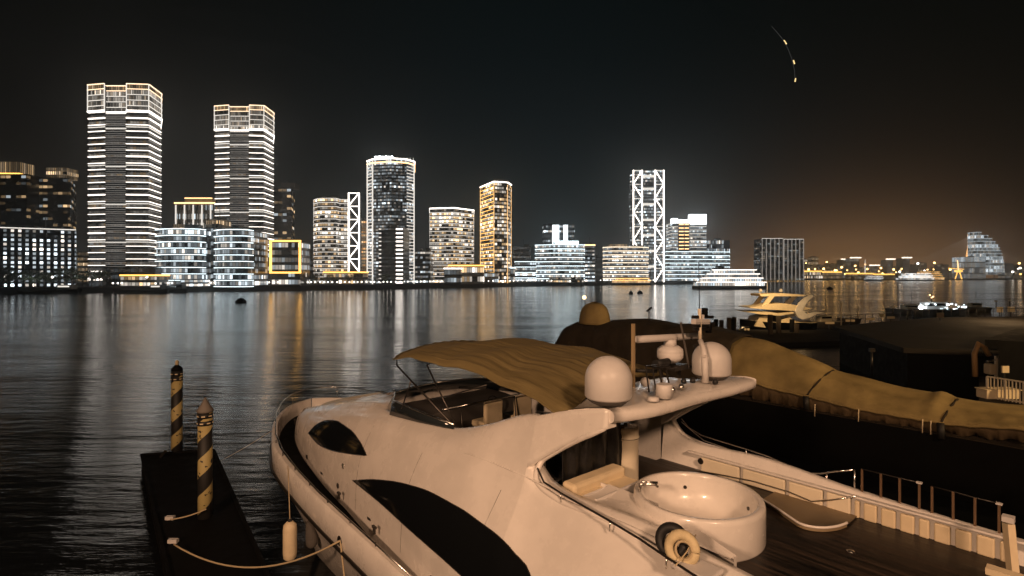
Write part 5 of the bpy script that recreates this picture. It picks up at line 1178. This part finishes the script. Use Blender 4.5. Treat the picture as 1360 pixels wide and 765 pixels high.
# white lit small vessel
def lit_boat():
    c = at(1245, 419, .3); s_ = c.y / F; r = root('lit_workboat', c, 0, 'small workboat covered in cold white lights beyond the barge', 'boat')
    rows = [[(x, s * w_, z) for s, z in ((-1, 1.2), (-.7, 0), (0, -.4), (.7, 0), (1, 1.2))] for x, w_ in ((-5, .3), (-3.5, 1.3), (3.5, 1.4), (5, 1))]
    m = MB().grid(rows); m.face([15 + i for i in range(5)]); m.build('hull', DARKP, r); MB().box((0, 0, 1.25), (8.4, 2.2, .12)).build('deck', PANT, r)
    MB().box((-.8, 0, 2.0), (4.2, 1.8, 1.4)).build('wheelhouse', WHITEP, r); MB().box((-.8, -.93, 2.2), (3.6, .05, .5)).build('window', BLACKG, r)
    rnd = random.Random(5)
    for i in range(26): x = rnd.uniform(-4.6, 4.8); MB().box((x, -1.4 + rnd.random() * .4, 1.35 + rnd.random() * 1.1), (rnd.uniform(.12, .5), .12, rnd.uniform(.08, .28))).build('deck_light', L_COOL if i % 4 else L_HOT, r)
    MB().ball((-4.3, -1.3, 1.7), .42, 8).build('floodlight', L_HOT, r); MB().tube([(-1.2, 0, 2.7), (-1.2, 0, 4.4)], .08, 6).build('mast', DSTEEL, r)
    for k in range(5): MB().ball((-1.2 + .35 * math.cos(k * 2.4), 0, 3.8 + .3 * math.sin(k * 2)), .13, 6).build('mast_light', L_WARM, r)
    l = lamp('workboat_light', (c.x - 4, c.y - 2.5, 3.4), 220, (.85, .95, 1), .3)
lit_boat()
def launch(px, y, L, lab, cabin=True, rz=0.0):
    B = at(px, y, 0); r = root('moored_launch', B, rz, lab, 'boat'); rows = []
    for t in lin(-1, 1, 11):
        w_ = .24 * L * (1 - max(0, -t) ** 3 * .95) * (1 if t < .9 else .9) / 2 + .05; rows.append([(t * L / 2, -w_, 1.0 + .25 * max(0, -t)), (t * L / 2 * .97, -w_ * .8, .1), (t * L / 2 * .97, 0, -.3), (t * L / 2 * .97, w_ * .8, .1), (t * L / 2, w_, 1.0 + .25 * max(0, -t))])
    m = MB().grid(rows); m.face([50 + i for i in range(5)]); m.build('hull', PANT, r); MB().grid([[p[0], (p[0][0], 0, p[0][2] + .08), p[-1]] for p in rows]).build('deck', GEL2, r)
    if cabin: MB().box((.05 * L, 0, 1.55), (L * .34, L * .15, .95)).build('cabin', GEL2, r, bev=.12); MB().box((.05 * L, -L * .076, 1.7), (L * .28, .02, .3)).build('window', BLACKG, r)
    MB().tube([(.1 * L, 0, 2.0), (.1 * L, 0, 4.6)], .04, 5).build('mast', DSTEEL, r); MB().tube([(-.42 * L, -.3, 1.2), (-.42 * L, -.3, 1.8), (-.2 * L, -.6, 1.75)], .03, 5).build('bow_rail', CHROME, r)
    return r
launch(1092, 436, 7, 'small white launch tied up just right of the lit flybridge yacht', rz=.3)
launch(1125, 431, 6, 'open grey launch near the tall thin lamp post', False, .5)
launch(1205, 417, 9, 'small launch with cabin left of the white lit workboat', rz=-.1)
launch(1292, 414, 8, 'small cabin launch between the lit workboat and paired signs', rz=.1)
r = root('barge_railing', at(1120, 434, 3.2), 0, 'low dark pipe railing along the far edge of the landing barge roof', 'railing'); P_ = [at(x, y, 3.2) for x, y in ((1120, 432.5), (1185, 427.0), (1252, 421.8), (1330, 420.8), (1400, 420))]
for a_, b_ in zip(P_, P_[1:]):
    a_, b_ = a_ - r.location, b_ - r.location; MB().tube([a_ + Vector((0, 0, 1.0)), b_ + Vector((0, 0, 1.0))], .03, 5).build('rail', DSTEEL, r)
    for q in lin(0, 1, 8)[:-1]: p = a_.lerp(b_, q); MB().tube([p, p + Vector((0, 0, 1.0))], .03, 5).build('baluster', DSTEEL, r)
# davit, hut and railing at right
r = root('boat_davit', at(1302, 500, 2.2), 0, 'curved orange lit davit arm beside a winch at the right', 'davit'); s_ = at(1302, 500, 2.2).y / F
MB().tube([(-.3, 0, 0), (-.35, 0, 30 * s_), (-.1, 0, 44 * s_), (.25, 0, 38 * s_), (.5, 0, 28 * s_)], .14, 8).build('arm', pr('davit_paint', (.40, .24, .10), .6), r)
MB().box((13 * s_, 0, 10 * s_), (9 * s_, .5, 14 * s_)).build('winch_box', CREAM, r, bev=.08); MB().tube([(8 * s_, 0, 20 * s_), (20 * s_, 0, 22 * s_)], .05, 6).build('stay', CHROME, r)
for x in (21, 27): MB().bar((x * s_, 0, -.2), (x * s_, 0, 27 * s_), .12).build('upright', GEL2, r)
MB().bar((20 * s_, 0, 26 * s_), (28 * s_, 0, 27 * s_), .12).build('crosspiece', GEL2, r)
P0, P1 = at(1311, 528, 2.2), at(1420, 548, 2.2); s_ = P0.y / F; hr = 28 * s_
r = root('quay_railing', P0, 0, 'white vertical bar railing on the quay at the right edge', 'railing'); D = P1 - P0
for zz in (.08, hr): MB().bar((0, 0, zz), (D.x, D.y, zz), .06).build('rail', GEL2, r)
for k in range(22): q = D * (k / 21); MB().bar((q.x, q.y, 0), (q.x, q.y, hr), .035 if k % 5 else .07).build('baluster', GEL2, r)
o = MB().box((0, 0, .2), (1.6, .6, .4)).box((0, 0, .43), (1.7, .7, .06)).build('deck_box', CREAM, loc=at(1352, 535, 2.2) + Vector((0, 1.0, 0)), bev=.04); tag(o, 'low cream storage box on the walkway behind the white railing', 'box')
r = slab_from('waiting_hut', 'black hut with a square notice behind the white railing', [at(x, y, 2.2) for x, y in ((1326, 512), (1500, 522), (1500, 505), (1330, 500))], 4.6, 2.4, DARKP, 'hut')

# ------------------------------------------------------------------ boats on the river
def ferry(name, lab, px, yb, length, decks, mt, white, Hd=2.6, beam=9, rz=0):
    Y = H * F / (yb - CY); r = root(name, far(px, Y, 0), rz, lab, 'ferry')
    L = length; rows = []
    for t in lin(-1, 1, 13):
        w_ = beam / 2 * (1 - abs(t) ** 3.5 * .9); rows.append([(t * L / 2, -w_, 2.0), (t * L / 2 * .97, -w_ * .8, 0), (t * L / 2 * .96, 0, -.8), (t * L / 2 * .97, w_ * .8, 0), (t * L / 2, w_, 2.0)])
    m = MB().grid(rows); m.build('hull', WHITEP if white else DARKP, r)
    z = 2.0
    for d in range(decks):
        l0 = L * (.92 - .11 * d); x0 = L * .015 * d
        MB().box((x0, 0, z + .12), (l0, beam * (.96 - .06 * d), .24)).build('deck', WHITEP, r)
        SEEDV[0] += 17; hw = l0 / 2 - 1; MB().prism([(x0 - hw, -beam * (.42 - .03 * d)), (x0 + hw, -beam * (.42 - .03 * d)), (x0 + hw, beam * (.42 - .03 * d)), (x0 - hw, beam * (.42 - .03 * d))], z + .3, z + Hd - .3, uv0=SEEDV[0]).build('window_band', mt, r)
        MB().box((x0, -beam * (.47 - .03 * d), z + Hd - .05), (l0, .3, .35)).build('light_strip', L_WHITE if white else L_GOLD, r)
        z += Hd
    MB().box((L * .02, 0, z + .1), (L * (.8 - .11 * decks), beam * .7, .2)).build('roof', WHITEP, r)
    MB().box((-L * .12, 0, z + 1.2), (L * .09, beam * .45, 2.0)).build('wheelhouse', mt, r); MB().tube([(L * .05, 0, z), (L * .05, 0, z + 4)], .12, 5).build('mast', WHITEP, r)
    return r
FW = winmat('ferry_saloon', 1.6, .95, 2.2, NW, CL, .6, lo=.5, gap=.2); FG = winmat('gold_saloon', 1.6, .95, 2.0, WM, WM2, .6, lo=.5, gap=.2)
ferry('river_ferry', 'large white lit river ferry passing in front of the right towers', 968, 384, 50, 4, FW, True, Hd=2.7)
ferry('river_ferry', 'smaller gold lit excursion boat left of the large white ferry', 838, 378.5, 42, 2, FG, False, Hd=2.4)
ferry('river_ferry', 'white ferry with lit decks near the right far bank', 1215, 373.2, 78, 3, FW, True, Hd=4.4, beam=14)
ferry('river_ferry', 'amber tiered cruise boat moored just behind the right white ferry', 1231, 372.6, 80, 4, FG, False, Hd=4.6, beam=14)
ferry('river_ferry', 'small bluish white launch off the wharf floodlights', 1160, 373.0, 40, 2, winmat('launch_saloon', 2, .95, 1.2, CL, NW, .8, lo=.4), True, Hd=4, beam=10)
def barge(px, yb, L, lab, light=True):
    Y = H * F / (yb - CY); r = root('moored_barge', far(px, Y, 0), .05, lab, 'barge')
    rows = [[(t * L / 2, -w_, 1.6 + .5 * abs(t) ** 3), (t * L / 2 * .95, -w_ * .9, -.2), (t * L / 2 * .95, w_ * .9, -.2), (t * L / 2, w_, 1.6 + .5 * abs(t) ** 3)] for t in lin(-1, 1, 9) for w_ in [3.2 * (1 - abs(t) ** 4 * .7)]]
    MB().grid(rows).build('hull', DARKP, r); MB().box((0, 0, 1.62), (L * .92, 5, .1)).build('deck', DARKP, r)
    MB().box((L * .3, 0, 3.0), (L * .2, 4, 2.6)).build('wheelhouse', W_GREY, r); MB().box((L * .3, -2.05, 3.4), (L * .16, .1, .7)).build('window', L_SOFT if light else BLACKG, r); MB().tube([(L * .1, 0, 1.6), (L * .1, 0, 8)], .12, 5).build('mast', DSTEEL, r)
    if light: MB().ball((L * .1, 0, 8), .45, 6).build('mast_light', L_LAMP, r)
barge(188, 389.5, 26, 'dark cargo barge moored off the left bank below the tall tower')
barge(228, 388, 16, 'small dark barge moored right of the larger one at left', False)
barge(60, 389.5, 34, 'low dark pontoon barge under the trees at the far left', True)
for px, y, r_, lab in ((320, 402, 1.1, 'dark round navigation buoy alone on the left water'), (850, 390, .95, 'dark drum buoy right of the gold excursion boat'), (838, 390.5, .7, 'small round buoy left of the dark drum buoy'), (1102, 384, 1.2, 'dark drum buoy on the amber streaks at right')):
    B = at(px, y, 0); r = root('navigation_buoy', B, 0, lab, 'buoy'); MB().lathe((0, 0, 0), [(r_ * 1.2, -.3), (r_ * 1.5, .2), (r_ * 1.4, .6), (r_ * .9, 1.0), (r_ * .7, 1.3), (.1, 1.5)], 12).build('body', DARKP, r); MB().tube([(0, 0, 1.4), (0, 0, 1.9)], .08, 5).build('topmark', DARKP, r)

hm = bpy.data.materials.new('haze_air'); hm.use_nodes = True; t = hm.node_tree; t.nodes.clear()
v_ = N(t, 'ShaderNodeVolumePrincipled', inp={'Color': (.85, .90, .93, 1), 'Density': .00036, 'Anisotropy': .86}); o_ = N(t, 'ShaderNodeOutputMaterial'); t.links.new(v_.outputs[0], o_.inputs['Volume'])
o = MB().box((100, 1465, 72), (5700, 3170, 150)).build('haze', hm); tag(o, kind='stuff')
for m_ in bpy.data.materials:
    if m_.name in ('white_light', 'cool_light', 'bright_sign_light', 'roof_box_light', 'gold_light', 'warm_light', 'soft_white_light', 'peach_light', 'lamp_light', 'amber_lamp_light', 'warm_white_band_light'): m_.cycles.emission_sampling = 'AUTO'

sc.view_settings.view_transform = 'Standard'; sc.view_settings.look = 'None'; sc.view_settings.exposure = 0; sc.view_settings.gamma = 1
sc.render.engine = 'CYCLES'; cy = sc.cycles
cy.use_denoising = True; cy.denoiser = 'OPENIMAGEDENOISE'; cy.max_bounces = 5; cy.glossy_bounces = 3; cy.diffuse_bounces = 3; cy.transmission_bounces = 4; cy.sample_clamp_indirect = 4.0; cy.blur_glossy = .3; cy.caustics_reflective = False; cy.caustics_refractive = False
